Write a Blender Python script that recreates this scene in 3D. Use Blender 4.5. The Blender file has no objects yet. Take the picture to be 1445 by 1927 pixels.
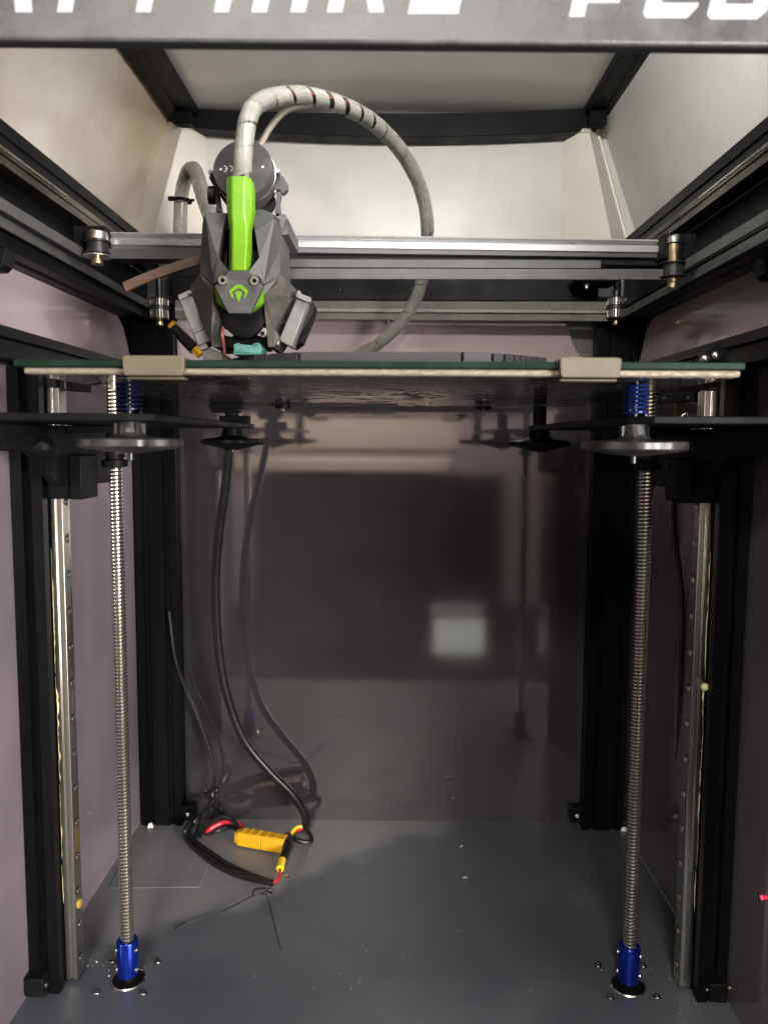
import bpy, bmesh, math, random
from mathutils import Vector, Matrix
random.seed(7)
SC = bpy.context.scene
COL = SC.collection
U = 0.001                                   # all coordinates below are in millimetres

# ------------------------------------------------------------------ camera
CAMX, CAMH, YAW, PITCH, ROLL, FPX = 7.92, 383.5, math.radians(.57), math.radians(5.32), math.radians(.33), 1474.25
CX, CY = 722.5, 963.5
FW = Vector((-math.sin(YAW)*math.cos(PITCH), math.cos(YAW)*math.cos(PITCH), -math.sin(PITCH)))
RT = Vector((math.cos(YAW), math.sin(YAW), 0))
UP = RT.cross(FW)
CAM = Vector((CAMX, 0, CAMH))
def ray(px, py):
    a, b = px-CX, py-CY
    u = a*math.cos(ROLL)+b*math.sin(ROLL); w = -a*math.sin(ROLL)+b*math.cos(ROLL)
    return FW + RT*(u/FPX) - UP*(w/FPX)
def P(px, py, D):                           # the measured photo point at depth D (mm)
    d = ray(px, py); return CAM + d*(D/d.y)
def PZ(px, py, Z):
    d = ray(px, py); return CAM + d*((Z-CAMH)/d.z)
def PX(px, py, X):
    d = ray(px, py); return CAM + d*((X-CAMX)/d.x)
cd = bpy.data.cameras.new('camera'); co = bpy.data.objects.new('camera', cd); COL.objects.link(co)
cd.sensor_fit = 'HORIZONTAL'; cd.sensor_width = 36; cd.lens = FPX/1445*36
cd.clip_start = .01; cd.clip_end = 60
R_ = RT*math.cos(ROLL)+UP*math.sin(ROLL); U_ = UP*math.cos(ROLL)-RT*math.sin(ROLL)
m = Matrix((R_, U_, -FW)).transposed().to_4x4(); m.translation = CAM*U
co.matrix_world = m
cd.dof.use_dof = True; cd.dof.focus_distance = .53; cd.dof.aperture_fstop = 18
SC.camera = co

# ------------------------------------------------------------------ world and lamps
w = bpy.data.worlds.new('World'); SC.world = w; w.use_nodes = True
bg = w.node_tree.nodes['Background']; bg.inputs[0].default_value = (.95, .86, .88, 1); bg.inputs[1].default_value = .06
SC.view_settings.view_transform = 'Standard'; SC.view_settings.look = 'None'
SC.view_settings.exposure = 0; SC.view_settings.gamma = 1
def area(name, loc, target, sx, sy, watts, col):
    l = bpy.data.lights.new(name, 'AREA'); l.shape = 'RECTANGLE'; l.size = sx*U; l.size_y = sy*U
    l.energy = watts; l.color = col
    o = bpy.data.objects.new(name, l); COL.objects.link(o)
    o.location = Vector(loc)*U
    o.rotation_euler = (Vector(target)-Vector(loc)).to_track_quat('-Z', 'Y').to_euler()
    return o
area('room_lamp', (-100, -900, 1000), (0, 600, 150), 240, 200, 15, (1, .965, .91))
area('left_panel_fill_lamp', (900, -700, 290), (-200, 600, 260), 600, 420, 54, (1, .93, .91))  # added fill to brighten the left panel; no known window there
area('led_strip_lamp', (45, 318, 668), (60, 720, 600), 200, 16, 1.65, (1, .97, .925))
area('room_wall_fill_lamp', (-150, -760, 1100), (-150, -1225, 420), 500, 260, 78, (1, .93, .84))  # added fill aimed at the room wall so its reflection brightens

area('window_reflex_lamp', (172, -350, -92), (172, 760, -92), 122, 88, .085, (1, .98, .9))
area('window_reflex_upper_lamp', (166, -350, -24), (166, 760, -24), 126, 26, .009, (1, .98, .92))

# ------------------------------------------------------------------ materials
MATS = {}
def mat(name, col, rough=.5, metal=0, col2=None, scale=60, bump=0, bscale=400, rvar=.0, ior=1.45, spec=.5, detail=6,
        stretch=(1, 1, 1), lo=.35, hi=.65, emit=None, trans=0, alpha=1, coat=0, bands=None):
    m = bpy.data.materials.new(name); m.use_nodes = True
    nt = m.node_tree; n = nt.nodes; L = nt.links
    b = n['Principled BSDF']
    b.inputs['Base Color'].default_value = (*col, 1); b.inputs['Roughness'].default_value = rough
    b.inputs['Metallic'].default_value = metal; b.inputs['IOR'].default_value = ior
    b.inputs['Specular IOR Level'].default_value = spec
    b.inputs['Transmission Weight'].default_value = trans; b.inputs['Alpha'].default_value = alpha
    b.inputs['Coat Weight'].default_value = coat
    tc = n.new('ShaderNodeTexCoord'); mp = n.new('ShaderNodeMapping'); mp.inputs['Scale'].default_value = stretch
    L.new(tc.outputs['Object'], mp.inputs['Vector'])
    if col2 is not None or rvar:
        no = n.new('ShaderNodeTexNoise'); no.inputs['Scale'].default_value = scale; no.inputs['Detail'].default_value = detail
        no.inputs['Roughness'].default_value = .6
        L.new(mp.outputs[0], no.inputs['Vector'])
        mr = n.new('ShaderNodeMapRange'); mr.inputs[1].default_value = lo; mr.inputs[2].default_value = hi
        L.new(no.outputs[0], mr.inputs[0])
        if col2 is not None:
            mx = n.new('ShaderNodeMix'); mx.data_type = 'RGBA'
            mx.inputs[6].default_value = (*col, 1); mx.inputs[7].default_value = (*col2, 1)
            L.new(mr.outputs[0], mx.inputs[0]); L.new(mx.outputs[2], b.inputs['Base Color'])
        if rvar:
            m2 = n.new('ShaderNodeMapRange'); m2.inputs[3].default_value = max(.02, rough-rvar); m2.inputs[4].default_value = min(1, rough+rvar)
            L.new(mr.outputs[0], m2.inputs[0]); L.new(m2.outputs[0], b.inputs['Roughness'])
    h = None
    if bump:
        nb = n.new('ShaderNodeTexNoise'); nb.inputs['Scale'].default_value = bscale; nb.inputs['Detail'].default_value = 4
        L.new(mp.outputs[0], nb.inputs['Vector']); h = nb.outputs[0]
        bu = n.new('ShaderNodeBump'); bu.inputs['Strength'].default_value = bump; bu.inputs['Distance'].default_value = .0004
        L.new(h, bu.inputs['Height']); L.new(bu.outputs[0], b.inputs['Normal'])
    if bands:                                # (axis, bands per metre, strength): layer lines, belt teeth, brushing
        ax, per, st = bands
        wv = n.new('ShaderNodeTexWave'); wv.wave_type = 'BANDS'; wv.bands_direction = ax
        wv.inputs['Scale'].default_value = per*.05*2*math.pi/ (2*math.pi) ; wv.inputs['Distortion'].default_value = .25
        L.new(tc.outputs['Object'], wv.inputs['Vector'])
        bu2 = n.new('ShaderNodeBump'); bu2.inputs['Strength'].default_value = st; bu2.inputs['Distance'].default_value = .0003
        L.new(wv.outputs['Fac'], bu2.inputs['Height'])
        if bump: L.new(bu.outputs[0], bu2.inputs['Normal'])
        L.new(bu2.outputs[0], b.inputs['Normal'])
    if emit:
        b.inputs['Emission Color'].default_value = (*emit[0], 1); b.inputs['Emission Strength'].default_value = emit[1]
    MATS[name] = m
    return m
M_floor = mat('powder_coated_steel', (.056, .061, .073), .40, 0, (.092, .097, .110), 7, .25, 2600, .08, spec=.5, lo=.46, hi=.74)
def pale_region(m, pts, col):                      # a paler area with a wandering edge (a line through two floor points)
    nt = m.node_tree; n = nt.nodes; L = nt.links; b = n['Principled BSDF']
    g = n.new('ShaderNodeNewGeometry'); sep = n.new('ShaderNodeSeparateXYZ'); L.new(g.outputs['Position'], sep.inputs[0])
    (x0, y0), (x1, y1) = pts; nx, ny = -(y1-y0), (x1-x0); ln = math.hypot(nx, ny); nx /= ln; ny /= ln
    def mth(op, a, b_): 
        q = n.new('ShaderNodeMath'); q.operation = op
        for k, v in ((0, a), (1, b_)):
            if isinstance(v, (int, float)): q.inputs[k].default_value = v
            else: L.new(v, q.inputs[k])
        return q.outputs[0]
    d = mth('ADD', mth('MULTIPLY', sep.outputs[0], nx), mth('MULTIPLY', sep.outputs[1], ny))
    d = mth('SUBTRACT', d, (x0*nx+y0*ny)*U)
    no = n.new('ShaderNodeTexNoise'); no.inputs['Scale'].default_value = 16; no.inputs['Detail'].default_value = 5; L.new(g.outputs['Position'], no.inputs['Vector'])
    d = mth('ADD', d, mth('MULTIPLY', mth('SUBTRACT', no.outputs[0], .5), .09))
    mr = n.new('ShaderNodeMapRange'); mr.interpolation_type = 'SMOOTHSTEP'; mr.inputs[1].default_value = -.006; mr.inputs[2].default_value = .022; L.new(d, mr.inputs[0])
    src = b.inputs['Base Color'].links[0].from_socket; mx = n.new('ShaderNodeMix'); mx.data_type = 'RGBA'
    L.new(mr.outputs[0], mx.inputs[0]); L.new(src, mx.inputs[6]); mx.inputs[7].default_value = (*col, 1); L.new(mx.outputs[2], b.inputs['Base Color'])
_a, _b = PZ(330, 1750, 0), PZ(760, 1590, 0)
pale_region(M_floor, ((_a.x, _a.y), (_b.x, _b.y)), (.165, .167, .170))
M_plate = mat('cover_plate_steel', (.135, .137, .14), .45, 0, (.16, .162, .165), 12, .2, 2600, .1)
M_panel = mat('acrylic_reflection_upper', (.43, .35, .362), .11, 0, (.29, .238, .256), 4.2, ior=3.0, spec=.5, rvar=.05, lo=.36, hi=.68, detail=3)  # upper strips: mauve reflections painted into the acrylic's colour
M_panell = mat('acrylic_reflection_left', (.255, .218, .238), .10, 0, (.125, .107, .120), 3.4, ior=3.0, spec=.5, rvar=.05, lo=.36, hi=.68, detail=3)  # left wall: same acrylic, uneven reflected mauve painted in
M_panelr = mat('acrylic_shaded_right', (.125, .107, .118), .085, 0, (.08, .068, .078), 3.2, ior=2.0, spec=.5, rvar=.05, lo=.3, hi=.7, detail=4)  # right wall: same acrylic, painted darker for shade and dark reflections
M_back = mat('black_acrylic', (.022, .0195, .0215), .07, 0, (.038, .0335, .037), 4, ior=1.8, spec=.5, rvar=.035, bump=.02, bscale=11)
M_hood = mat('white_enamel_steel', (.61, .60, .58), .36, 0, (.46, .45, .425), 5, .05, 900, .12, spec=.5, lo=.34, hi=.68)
M_hoodl = mat('mottled_enamel_steel', (.55, .525, .465), .25, 0, (.40, .315, .215), 4.6, .05, 900, .12, spec=.55, lo=.38, hi=.66)  # left hood wall: white enamel with random brownish mottling
M_ceil = mat('clear_polycarbonate_lid', (.90, .885, .85), .16, 0, (.76, .745, .71), 6, .02, 900, .08, spec=.6)
M_cream = mat('cream_plastic', (.66, .64, .56), .42, 0, (.60, .57, .49), 30, .05, 800)
M_black = mat('black_anodised_aluminium', (.0022, .0023, .0026), .38, .0, (.004, .004, .0043), 40, .05, 3000, .1, stretch=(1, 1, .05), spec=.09)
M_blackh = mat('black_anodised_beam', (.0036, .0037, .0043), .5, .0, (.006, .006, .0068), 40, .05, 3000, .1, stretch=(1, .05, 1), spec=.16)
M_blackp = mat('black_powder_coat', (.0042, .0042, .0048), .5, 0, (.0062, .0062, .0065), 90, .2, 3500, .08, spec=.09)
M_matte = mat('matte_black_plastic', (.003, .003, .003), .5, 0, (.005, .005, .005), 90, .08, 1500, spec=.1)
M_beam = mat('textured_grey_panel', (.066, .066, .065), .36, .0, (.11, .11, .108), 90, .3, 2600, .14, lo=.4, hi=.75)
M_beamu = mat('beam_return_edge', (.017, .017, .018), .5, 0, (.02, .02, .021), 60)
M_print_white = mat('white_lettering', (.39, .40, .42), .5, 0, (.33, .34, .36), 200, lo=.5, hi=.8)
M_steel = mat('polished_steel', (.62, .60, .55), .22, 1, (.50, .47, .41), 60, .06, 900, .1)
M_screw = mat('lead_screw_steel', (.72, .69, .64), .2, .95, (.56, .535, .49), 30, .05, 900, .08)
M_root = mat('greasy_thread_root', (.07, .06, .05), .35, .6, (.04, .034, .028), 60)
M_rail = mat('ground_rail_steel', (.56, .55, .51), .28, 1, (.42, .41, .37), 50, .06, 900, .12, stretch=(1, 1, .06))
M_railh = mat('ground_gantry_steel', (.60, .60, .60), .32, .75, (.42, .42, .43), 50, .08, 900, .12, stretch=(.06, 1, 1))
M_raily = mat('greasy_rail_steel', (.16, .14, .11), .3, 1, (.05, .043, .035), 40, .1, 900, .15, stretch=(1, .15, 1))
M_alu = mat('cast_aluminium', (.58, .57, .54), .35, 1, (.48, .46, .42), 120, .12, 900, .1)
M_bed = mat('cut_aluminium_edge', (.25, .225, .165), .6, .2, (.15, .13, .088), 260, .6, 700, .12, stretch=(1, 1, 3))
M_glass = mat('green_glass', (.005, .0135, .0085), .4, 0, (.009, .022, .0145), 60, .05, 300, .06, spec=.1)
M_clip = mat('tan_moulded_clip', (.105, .09, .056), .55, 0, (.07, .06, .037), 45, .25, 700)
M_blue = mat('blue_anodised', (.006, .022, .26), .22, .75, (.008, .03, .34), 40, .02, 900, .06, ior=1.6)
M_spring = mat('blue_spring_steel', (.003, .011, .075), .3, .3, (.004, .015, .10), 60)
M_springd = mat('dark_blue_spring_steel', (.0025, .004, .016), .35, .3, (.003, .005, .022), 60)
M_dark = mat('blackened_steel', (.03, .03, .03), .32, .7, (.05, .05, .048), 80)
M_sbolt = mat('dark_plated_bolt', (.16, .155, .15), .2, .9, (.10, .098, .095), 150)
M_boltm = mat('stainless_bolt', (.60, .60, .57), .28, 1, (.46, .45, .42), 150)
M_brass = mat('dull_brass', (.52, .44, .27), .32, 1, (.42, .34, .2), 90)
M_belt = mat('grey_rubber_belt', (.038, .038, .038), .5, 0, (.055, .055, .054), 60, .05, 900)
M_beltt = mat('worn_toothed_belt', (.07, .066, .058), .6, 0, (.10, .094, .083), 70, .1, 900)
M_beltp = mat('pale_belt_edge', (.20, .195, .185), .5, 0, (.155, .15, .14), 60)
M_toothp = mat('pale_tooth', (.18, .17, .146), .6, 0, (.10, .093, .078), 35)
M_brown = mat('brown_toothed_belt', (.040, .021, .013), .55, 0, (.06, .033, .021), 120, .1, 900)
M_tooth2 = mat('light_brown_tooth', (.12, .06, .035), .55, 0, (.08, .04, .024), 120)
M_pla = mat('charcoal_printed_plastic', (.034, .034, .036), .55, 0, (.055, .055, .055), 70, .1, 1200, .08, bands=('Z', 4200, .25))
M_pla2 = mat('dusty_printed_plastic', (.030, .028, .026), .6, 0, (.070, .064, .055), 60, .12, 1200, .08, bands=('Z', 4200, .25))
M_disc = mat('dark_printed_plastic', (.018, .018, .020), .5, 0, (.028, .028, .031), 90, .1, 1500, .08, bands=('Z', 4600, .12))
M_green = mat('lime_printed_plastic', (.105, .245, .0035), .5, 0, (.07, .17, .0025), 45, .15, 1600, .08, bands=('DIAGONAL', 1500, .15), lo=.4, hi=.7)
M_motor = mat('motor_face_black', (.045, .043, .044), .62, 0, (.085, .08, .078), 110, .15, 1200, .1, spec=.2, lo=.45, hi=.75)
M_white = mat('white_print', (.8, .78, .72), .5)
M_fan = mat('grey_fan_plastic', (.125, .125, .125), .42, 0, (.17, .168, .162), 90, .08, 900)
M_teal = mat('teal_silicone', (.065, .21, .175), .6, 0, (.04, .13, .11), 250, .5, 900)
M_wrap = mat('milky_spiral_wrap', (.40, .395, .36), .22, 0, (.27, .268, .24), 60, .08, 700, .1, alpha=.5, spec=.6)
M_ptfe = mat('grey_ptfe_tube', (.27, .25, .21), .35, 0, (.2, .18, .15), 60)
M_rubber = mat('black_cable_rubber', (.007, .007, .0075), .28, 0, (.011, .011, .011), 60, .05, 400)
M_red = mat('red_wire', (.55, .02, .035), .35)
M_pinkw = mat('faded_red_wire', (.20, .055, .05), .45)
M_yel = mat('yellow_connector', (.72, .40, .012), .38, 0, (.62, .33, .01), 60, .06, 700)
M_yelw = mat('yellow_wire', (.80, .58, .02), .35)
M_crumb = mat('white_plastic_crumb', (.75, .73, .66), .5)
M_grease = mat('yellow_grease', (.46, .41, .14), .3, 0, (.66, .63, .42), 120, .4, 500, spec=.7)
M_amber = mat('amber_plastic', (.30, .21, .04), .4)
M_led = mat('red_led_reflection', (.5, .01, .02), .4, emit=((1, .02, .06), 6))
M_steelback = mat('grey_steel_sheet', (.13, .135, .135), .32, .5, (.09, .092, .092), 6, rvar=.1, stretch=(1, 1, 6))

def foil_mat():                              # underside of the heated bed: glossy film with wrinkles
    m = mat('heater_film', (.10, .085, .08), .07, 0, (.075, .065, .062), 8, ior=2.0)
    nt = m.node_tree; n = nt.nodes; L = nt.links; b = n['Principled BSDF']
    tc = n.new('ShaderNodeTexCoord'); mp = n.new('ShaderNodeMapping'); mp.inputs['Scale'].default_value = (11, 8, 1)
    wv = n.new('ShaderNodeTexNoise'); wv.inputs['Scale'].default_value = 1.6; wv.inputs['Detail'].default_value = 3; wv.inputs['Distortion'].default_value = 2.2
    L.new(tc.outputs['Object'], mp.inputs[0]); L.new(mp.outputs[0], wv.inputs['Vector'])
    rp = n.new('ShaderNodeValToRGB'); e = rp.color_ramp.elements
    e[0].position = .462; e[0].color = (.9, .9, .9, 1); e[1].position = .538; e[1].color = (.9, .9, .9, 1)
    k = e.new(.50); k.color = (.04, .03, .03, 1)
    L.new(wv.outputs[0], rp.inputs[0])
    mx = n.new('ShaderNodeMix'); mx.data_type = 'RGBA'; mx.blend_type = 'MULTIPLY'; mx.inputs[0].default_value = 1
    src = b.inputs['Base Color'].links[0].from_socket
    rr = n.new('ShaderNodeMapRange'); rr.inputs[1].default_value = 0; rr.inputs[2].default_value = .9; rr.inputs[3].default_value = .55; rr.inputs[4].default_value = .07
    L.new(rp.outputs[0], rr.inputs[0]); L.new(rr.outputs[0], b.inputs['Roughness'])
    bu = n.new('ShaderNodeBump'); bu.inputs['Strength'].default_value = .05; bu.inputs['Distance'].default_value = .0003; L.new(rp.outputs[0], bu.inputs['Height']); L.new(bu.outputs[0], b.inputs['Normal'])
    L.new(src, mx.inputs[6]); L.new(rp.outputs[0], mx.inputs[7]); L.new(mx.outputs[2], b.inputs['Base Color'])
    return m
M_foil = foil_mat()

# ------------------------------------------------------------------ mesh helpers
ORI = {}
class MB:
    def __init__(s): s.v = []; s.f = []
    def add(s, vs, fs):
        k = len(s.v); s.v += [Vector(a) for a in vs]; s.f += [[i+k for i in f] for f in fs]; return s
    def box(s, x0, x1, y0, y1, z0, z1):
        return s.add([(x0, y0, z0), (x1, y0, z0), (x1, y1, z0), (x0, y1, z0), (x0, y0, z1), (x1, y0, z1), (x1, y1, z1), (x0, y1, z1)],
                     [(0, 3, 2, 1), (4, 5, 6, 7), (0, 1, 5, 4), (1, 2, 6, 5), (2, 3, 7, 6), (3, 0, 4, 7)])
    def hexa(s, front, back):                # two matching loops
        n = len(front)
        return s.add(list(front)+list(back), [list(range(n-1, -1, -1)), list(range(n, 2*n))] + [(i, (i+1) % n, n+(i+1) % n, n+i) for i in range(n)])
    def prism(s, pts, vec):
        pts = [Vector(p) for p in pts]; return s.hexa(pts, [p+Vector(vec) for p in pts])
    def obox(s, c, ax, ay, az, hx, hy, hz):  # oriented box
        c = Vector(c); ax = Vector(ax).normalized()*hx; ay = Vector(ay).normalized()*hy; az = Vector(az).normalized()*hz
        vs = [c+ax*i+ay*j+az*k for k in (-1, 1) for (i, j) in ((-1, -1), (1, -1), (1, 1), (-1, 1))]
        return s.add(vs, [(0, 3, 2, 1), (4, 5, 6, 7), (0, 1, 5, 4), (1, 2, 6, 5), (2, 3, 7, 6), (3, 0, 4, 7)])
    def bar(s, a, b, w, h, upv=(0, 0, 1)):   # straight bar of section w x h from a to b
        a, b = Vector(a), Vector(b); d = b-a; side = d.cross(Vector(upv)).normalized(); up = side.cross(d).normalized()
        return s.obox((a+b)/2, d, side, up, d.length/2, w/2, h/2)
    def lathe(s, c, axis, prof, seg=24, lobes=0, amp=0):   # prof: [(r, h)...] along axis from c
        c = Vector(c); ax = Vector(axis).normalized()
        t = ax.orthogonal().normalized(); q = ax.cross(t)
        vs = []; n = len(prof)
        for r, h in prof:
            for i in range(seg):
                a = 2*math.pi*i/seg
                rr = r*(1+(amp*math.cos(lobes*a) if lobes and r > 10 else 0))
                vs.append(c+ax*h+(t*math.cos(a)+q*math.sin(a))*rr)
        fs = [(j*seg+i, j*seg+(i+1) % seg, (j+1)*seg+(i+1) % seg, (j+1)*seg+i) for j in range(n-1) for i in range(seg)]
        fs += [list(range(seg-1, -1, -1)), list(range((n-1)*seg, n*seg))]
        return s.add(vs, fs)
    def tube(s, pts, r, seg=10, cap=True):
        pts = [Vector(p) for p in pts]; n = len(pts); rs = r if isinstance(r, (list, tuple)) else [r]*n
        fr = frames(pts); vs = []
        for p, (t, a, b), rr in zip(pts, fr, rs):
            for i in range(seg):
                an = 2*math.pi*i/seg; vs.append(p+(a*math.cos(an)+b*math.sin(an))*rr)
        fs = [(j*seg+i, j*seg+(i+1) % seg, (j+1)*seg+(i+1) % seg, (j+1)*seg+i) for j in range(n-1) for i in range(seg)]
        if cap: fs += [list(range(seg-1, -1, -1)), list(range((n-1)*seg, n*seg))]
        return s.add(vs, fs)
    def ribbon(s, pts, widths, th, side=None):     # a belt: width direction 'side', thickness th
        pts = [Vector(p) for p in pts]; n = len(pts); vs = []
        for i, p in enumerate(pts):
            t = (pts[min(i+1, n-1)]-pts[max(i-1, 0)]).normalized()
            sd = Vector(side).normalized(); nn = t.cross(sd).normalized()
            for (a, b) in ((-.5, -.5), (.5, -.5), (.5, .5), (-.5, .5)): vs.append(p+sd*(a*widths)+nn*(b*th))
        fs = [(j*4+i, j*4+(i+1) % 4, (j+1)*4+(i+1) % 4, (j+1)*4+i) for j in range(n-1) for i in range(4)]
        fs += [(3, 2, 1, 0), tuple((n-1)*4+i for i in range(4))]
        return s.add(vs, fs)
    def build(s, name, material, parent=None, loc=None, bevel=0, smooth=True, seg=2):
        if parent is None:
            if loc is None:
                xs = [v.x for v in s.v]; ys = [v.y for v in s.v]; zs = [v.z for v in s.v]
                loc = ((min(xs)+max(xs))/2, (min(ys)+max(ys))/2, min(zs))
            org = Vector(loc)
        else: org = ORI[parent.name]
        me = bpy.data.meshes.new(name); me.from_pydata([(v-org)*U for v in s.v], [], s.f)
        bm = bmesh.new(); bm.from_mesh(me); bmesh.ops.recalc_face_normals(bm, faces=bm.faces); bm.to_mesh(me); bm.free()
        if smooth:
            me.polygons.foreach_set('use_smooth', [True]*len(me.polygons)); me.set_sharp_from_angle(angle=math.radians(32))
        me.materials.append(material)
        o = bpy.data.objects.new(name, me); COL.objects.link(o)
        if parent is None: o.location = org*U
        else: o.parent = parent
        ORI[o.name] = org
        if bevel:
            b = o.modifiers.new('bevel', 'BEVEL'); b.width = bevel*U; b.segments = seg; b.limit_method = 'ANGLE'; b.angle_limit = math.radians(35)
        return o
def frames(pts):
    n = len(pts); out = []; a = None
    for i in range(n):
        t = (pts[min(i+1, n-1)]-pts[max(i-1, 0)]).normalized()
        a = t.orthogonal().normalized() if a is None else (a-t*a.dot(t)).normalized()
        out.append((t, a, t.cross(a)))
    return out
def spline(ps, n=8):                         # Catmull-Rom through the points
    ps = [Vector(p) for p in ps]; q = [2*ps[0]-ps[1]]+ps+[2*ps[-1]-ps[-2]]; out = []
    for i in range(1, len(q)-2):
        for k in range(n):
            t = k/n; a, b, c, d = q[i-1], q[i], q[i+1], q[i+2]
            out.append(.5*((2*b)+(c-a)*t+(2*a-5*b+4*c-d)*t*t+(3*b-a-3*c+d)*t**3))
    return out+[ps[-1]]
def tag(o, label=None, cat=None, group=None, kind=None):
    if label: o['label'] = label
    if cat: o['category'] = cat
    if group: o['group'] = group
    if kind: o['kind'] = kind
    return o
def thing(name, label, cat, loc, group=None):
    o = bpy.data.objects.new(name, None); COL.objects.link(o); o.empty_display_size = .01
    o.location = Vector(loc)*U; ORI[o.name] = Vector(loc)
    return tag(o, label, cat, group)
def copy_part(o, parent, delta):             # copy of a part, moved by delta (mm), with its own children
    c = o.copy(); COL.objects.link(c); c.parent = parent; c.location = o.location+Vector(delta)*U
    for ch in list(o.children): copy_part(ch, c, (0, 0, 0))
    return c
def button_head(c, axis, r, h):              # button-head screw with hex recess
    b = MB(); b.lathe(c, axis, [(r*1.0, 0), (r, h*.25), (r*.9, h*.6), (r*.68, h*.92), (r*.45, h), (r*.42, h*.98), (r*.40, h*.35)], 18)
    return b
def slot_profile(wd, ht, sw=6.2, sd=4.5):    # outline of a T-slot extrusion, a slot every 20 mm
    def side(L):
        out = [0.0]; n = max(1, round(L/20)); pts = []
        for k in range(n):
            c = (k+.5)*L/n
            pts += [(c-sw/2, 0), (c-sw/2+.9, sd), (c+sw/2-.9, sd), (c+sw/2, 0)]
        return pts
    p = [(0, 0)] + side(wd) + [(wd, 0)]
    p += [(wd-b, a) for a, b in side(ht)] + [(wd, ht)]
    p += [(wd-a, ht-b) for a, b in side(wd)] + [(0, ht)]
    p += [(b, ht-a) for a, b in side(ht)]
    return p

# ------------------------------------------------------------------ setting: floor, walls, hood
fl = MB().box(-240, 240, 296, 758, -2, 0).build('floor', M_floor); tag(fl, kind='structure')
cp = [PZ(420, 1562, 0), PZ(376, 1671, 0), PZ(206, 1673, 0), PZ(255, 1562, 0)]
cpl = MB().prism([Vector((p.x, p.y, .05)) for p in cp], (0, 0, .55)).build('cover_plate', M_plate, fl, bevel=.25)
s0 = None
scr = [(365, 1667), (540, 1648), (870, 1593), (877, 1652), (297, 1808), (182, 1866), (269, 1867), (213, 1807), (1125, 1815), (1210, 1816), (1148, 1875), (1236, 1874), (397, 1577), (318, 1575)]
for i, (px, py) in enumerate(scr):
    p = PZ(px, py, 1); flat = i in (1, 2, 3); small = i in (0, 12, 13)
    r, h = (3.3, 1.0) if flat else ((1.7, .9) if small else (2.9, 1.7))
    button_head((p.x, p.y, -.02), (0, 0, 1), r, h).build('screw', M_boltm if small or flat else M_sbolt, fl)

Z_SP = 447                                   # top of the mid beams
def s_panel(plane, a0, a1, z0, z1, ca, cz0, cz1, sgn, th):
    """panel outline in (a, z) with an S-curved step cut out of its upper rear corner (a > ca)."""
    pts = [(a0, z0), (a1, z0), (a1, cz0)]
    if ca is not None:
        n = 18
        for i in range(n+1):
            t = i/n; z = cz0+(cz1-cz0)*t; k = math.tanh(3.2*(t-.5))/math.tanh(1.6)
            pts.append((ca[0]+(ca[1]-ca[0])*(1-(k*.5+.5)), z))
    pts += [(a0, z1)] if ca is None else [(ca[1], z1), (a0, z1)]
    return pts
def panel_yz(x, th, pts): return MB().prism([(x, a, z) for a, z in pts], (th, 0, 0))
for sx, nm in ((-1, 'wall_left'), (1, 'wall_right')):
    MBp = MB().prism([(sx*240.5, a, z) for a, z in [(300, 0), (757, 0), (757, 430), (300, 430)]], (sx*3, 0, 0))
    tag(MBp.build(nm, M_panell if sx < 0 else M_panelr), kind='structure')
    # upper acrylic strip with its S-shaped rear end, in front of a black sheet
    zt, zb = 493, 446
    c = [(758, zb)]
    for i in range(15):
        t = i/14; c.append((746-33*t-10*math.exp(-((t-1)/.12)**2)-(0 if t > .15 else -10*(1-t/.15)**2), zb+(zt-zb)*t))
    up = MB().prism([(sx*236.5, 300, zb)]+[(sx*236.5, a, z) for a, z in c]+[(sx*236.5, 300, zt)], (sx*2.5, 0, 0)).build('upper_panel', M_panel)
    tag(up, ('left' if sx < 0 else 'right')+' mauve-reflecting acrylic strip with S-curved rear end above the bed, beside the black post', 'panel', 'upper side panels')
    sh = MB().box(sx*240 if sx > 0 else -243, 243 if sx > 0 else -240, 300, 757, 431, 507).build('wall_upper', M_blackp); tag(sh, kind='structure')
bw = MB().box(-197, 197, 757.5, 760.5, 0, 428).build('wall_back', M_back); tag(bw, kind='structure')
bu = MB().box(-240, 240, 761, 763, 0, 580).build('back_sheet', M_steelback); tag(bu, kind='structure')
# rear upper acrylic with the S curve at its right end
pt = [P(1120, 690, 755), P(1110, 682, 755), P(1090, 668, 755), P(1078, 648, 755), P(1072, 627, 755), P(1066, 612, 755), P(1056, 602, 755), P(1040, 599, 755)]
c = spline([(p.x, p.z) + (0,) for p in pt], 4)
MBb = MB().prism([(-197, 755, 428.5), (197, 755, 428.5), (197, 755, c[0].y)]+[(p.x, 755, p.y) for p in c]+[(c[-1].x, 755, 497), (-197, 755, 497)], (0, 2.5, 0))
tag(MBb.build('upper_panel', M_panel), 'rear mauve-reflecting acrylic strip with S-curved right end below the two toothed belts', 'panel', 'upper side panels')

hb0, hb1, hz0, hz1 = 238, 197, 566, 682
for sx, nm in ((-1, 'hood_wall_left'), (1, 'hood_wall_right')):
    o = MB().prism([(sx*hb0, 284, hz0), (sx*hb0, 756, hz0), (sx*hb1, 756, hz1), (sx*hb1, 284, hz1)], (sx*3, 0, 0)).build(nm, M_hoodl if sx < 0 else M_hood); tag(o, kind='structure')
o = MB().prism([(-242, 756.5, 562), (242, 756.5, 562), (hb1+3, 756.5, hz1), (-hb1-3, 756.5, hz1)], (0, 3, 0)).build('hood_wall_back', M_hood); tag(o, kind='structure')
o = MB().prism([(-240, 281, 574), (240, 281, 574), (200, 281, 684), (-200, 281, 684)], (0, 2.5, 0)).build('hood_wall_front', M_hood); tag(o, kind='structure')
o = MB().box(-200, 200, 284, 757, 681, 684).build('ceiling', M_ceil); tag(o, kind='structure')

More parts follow.
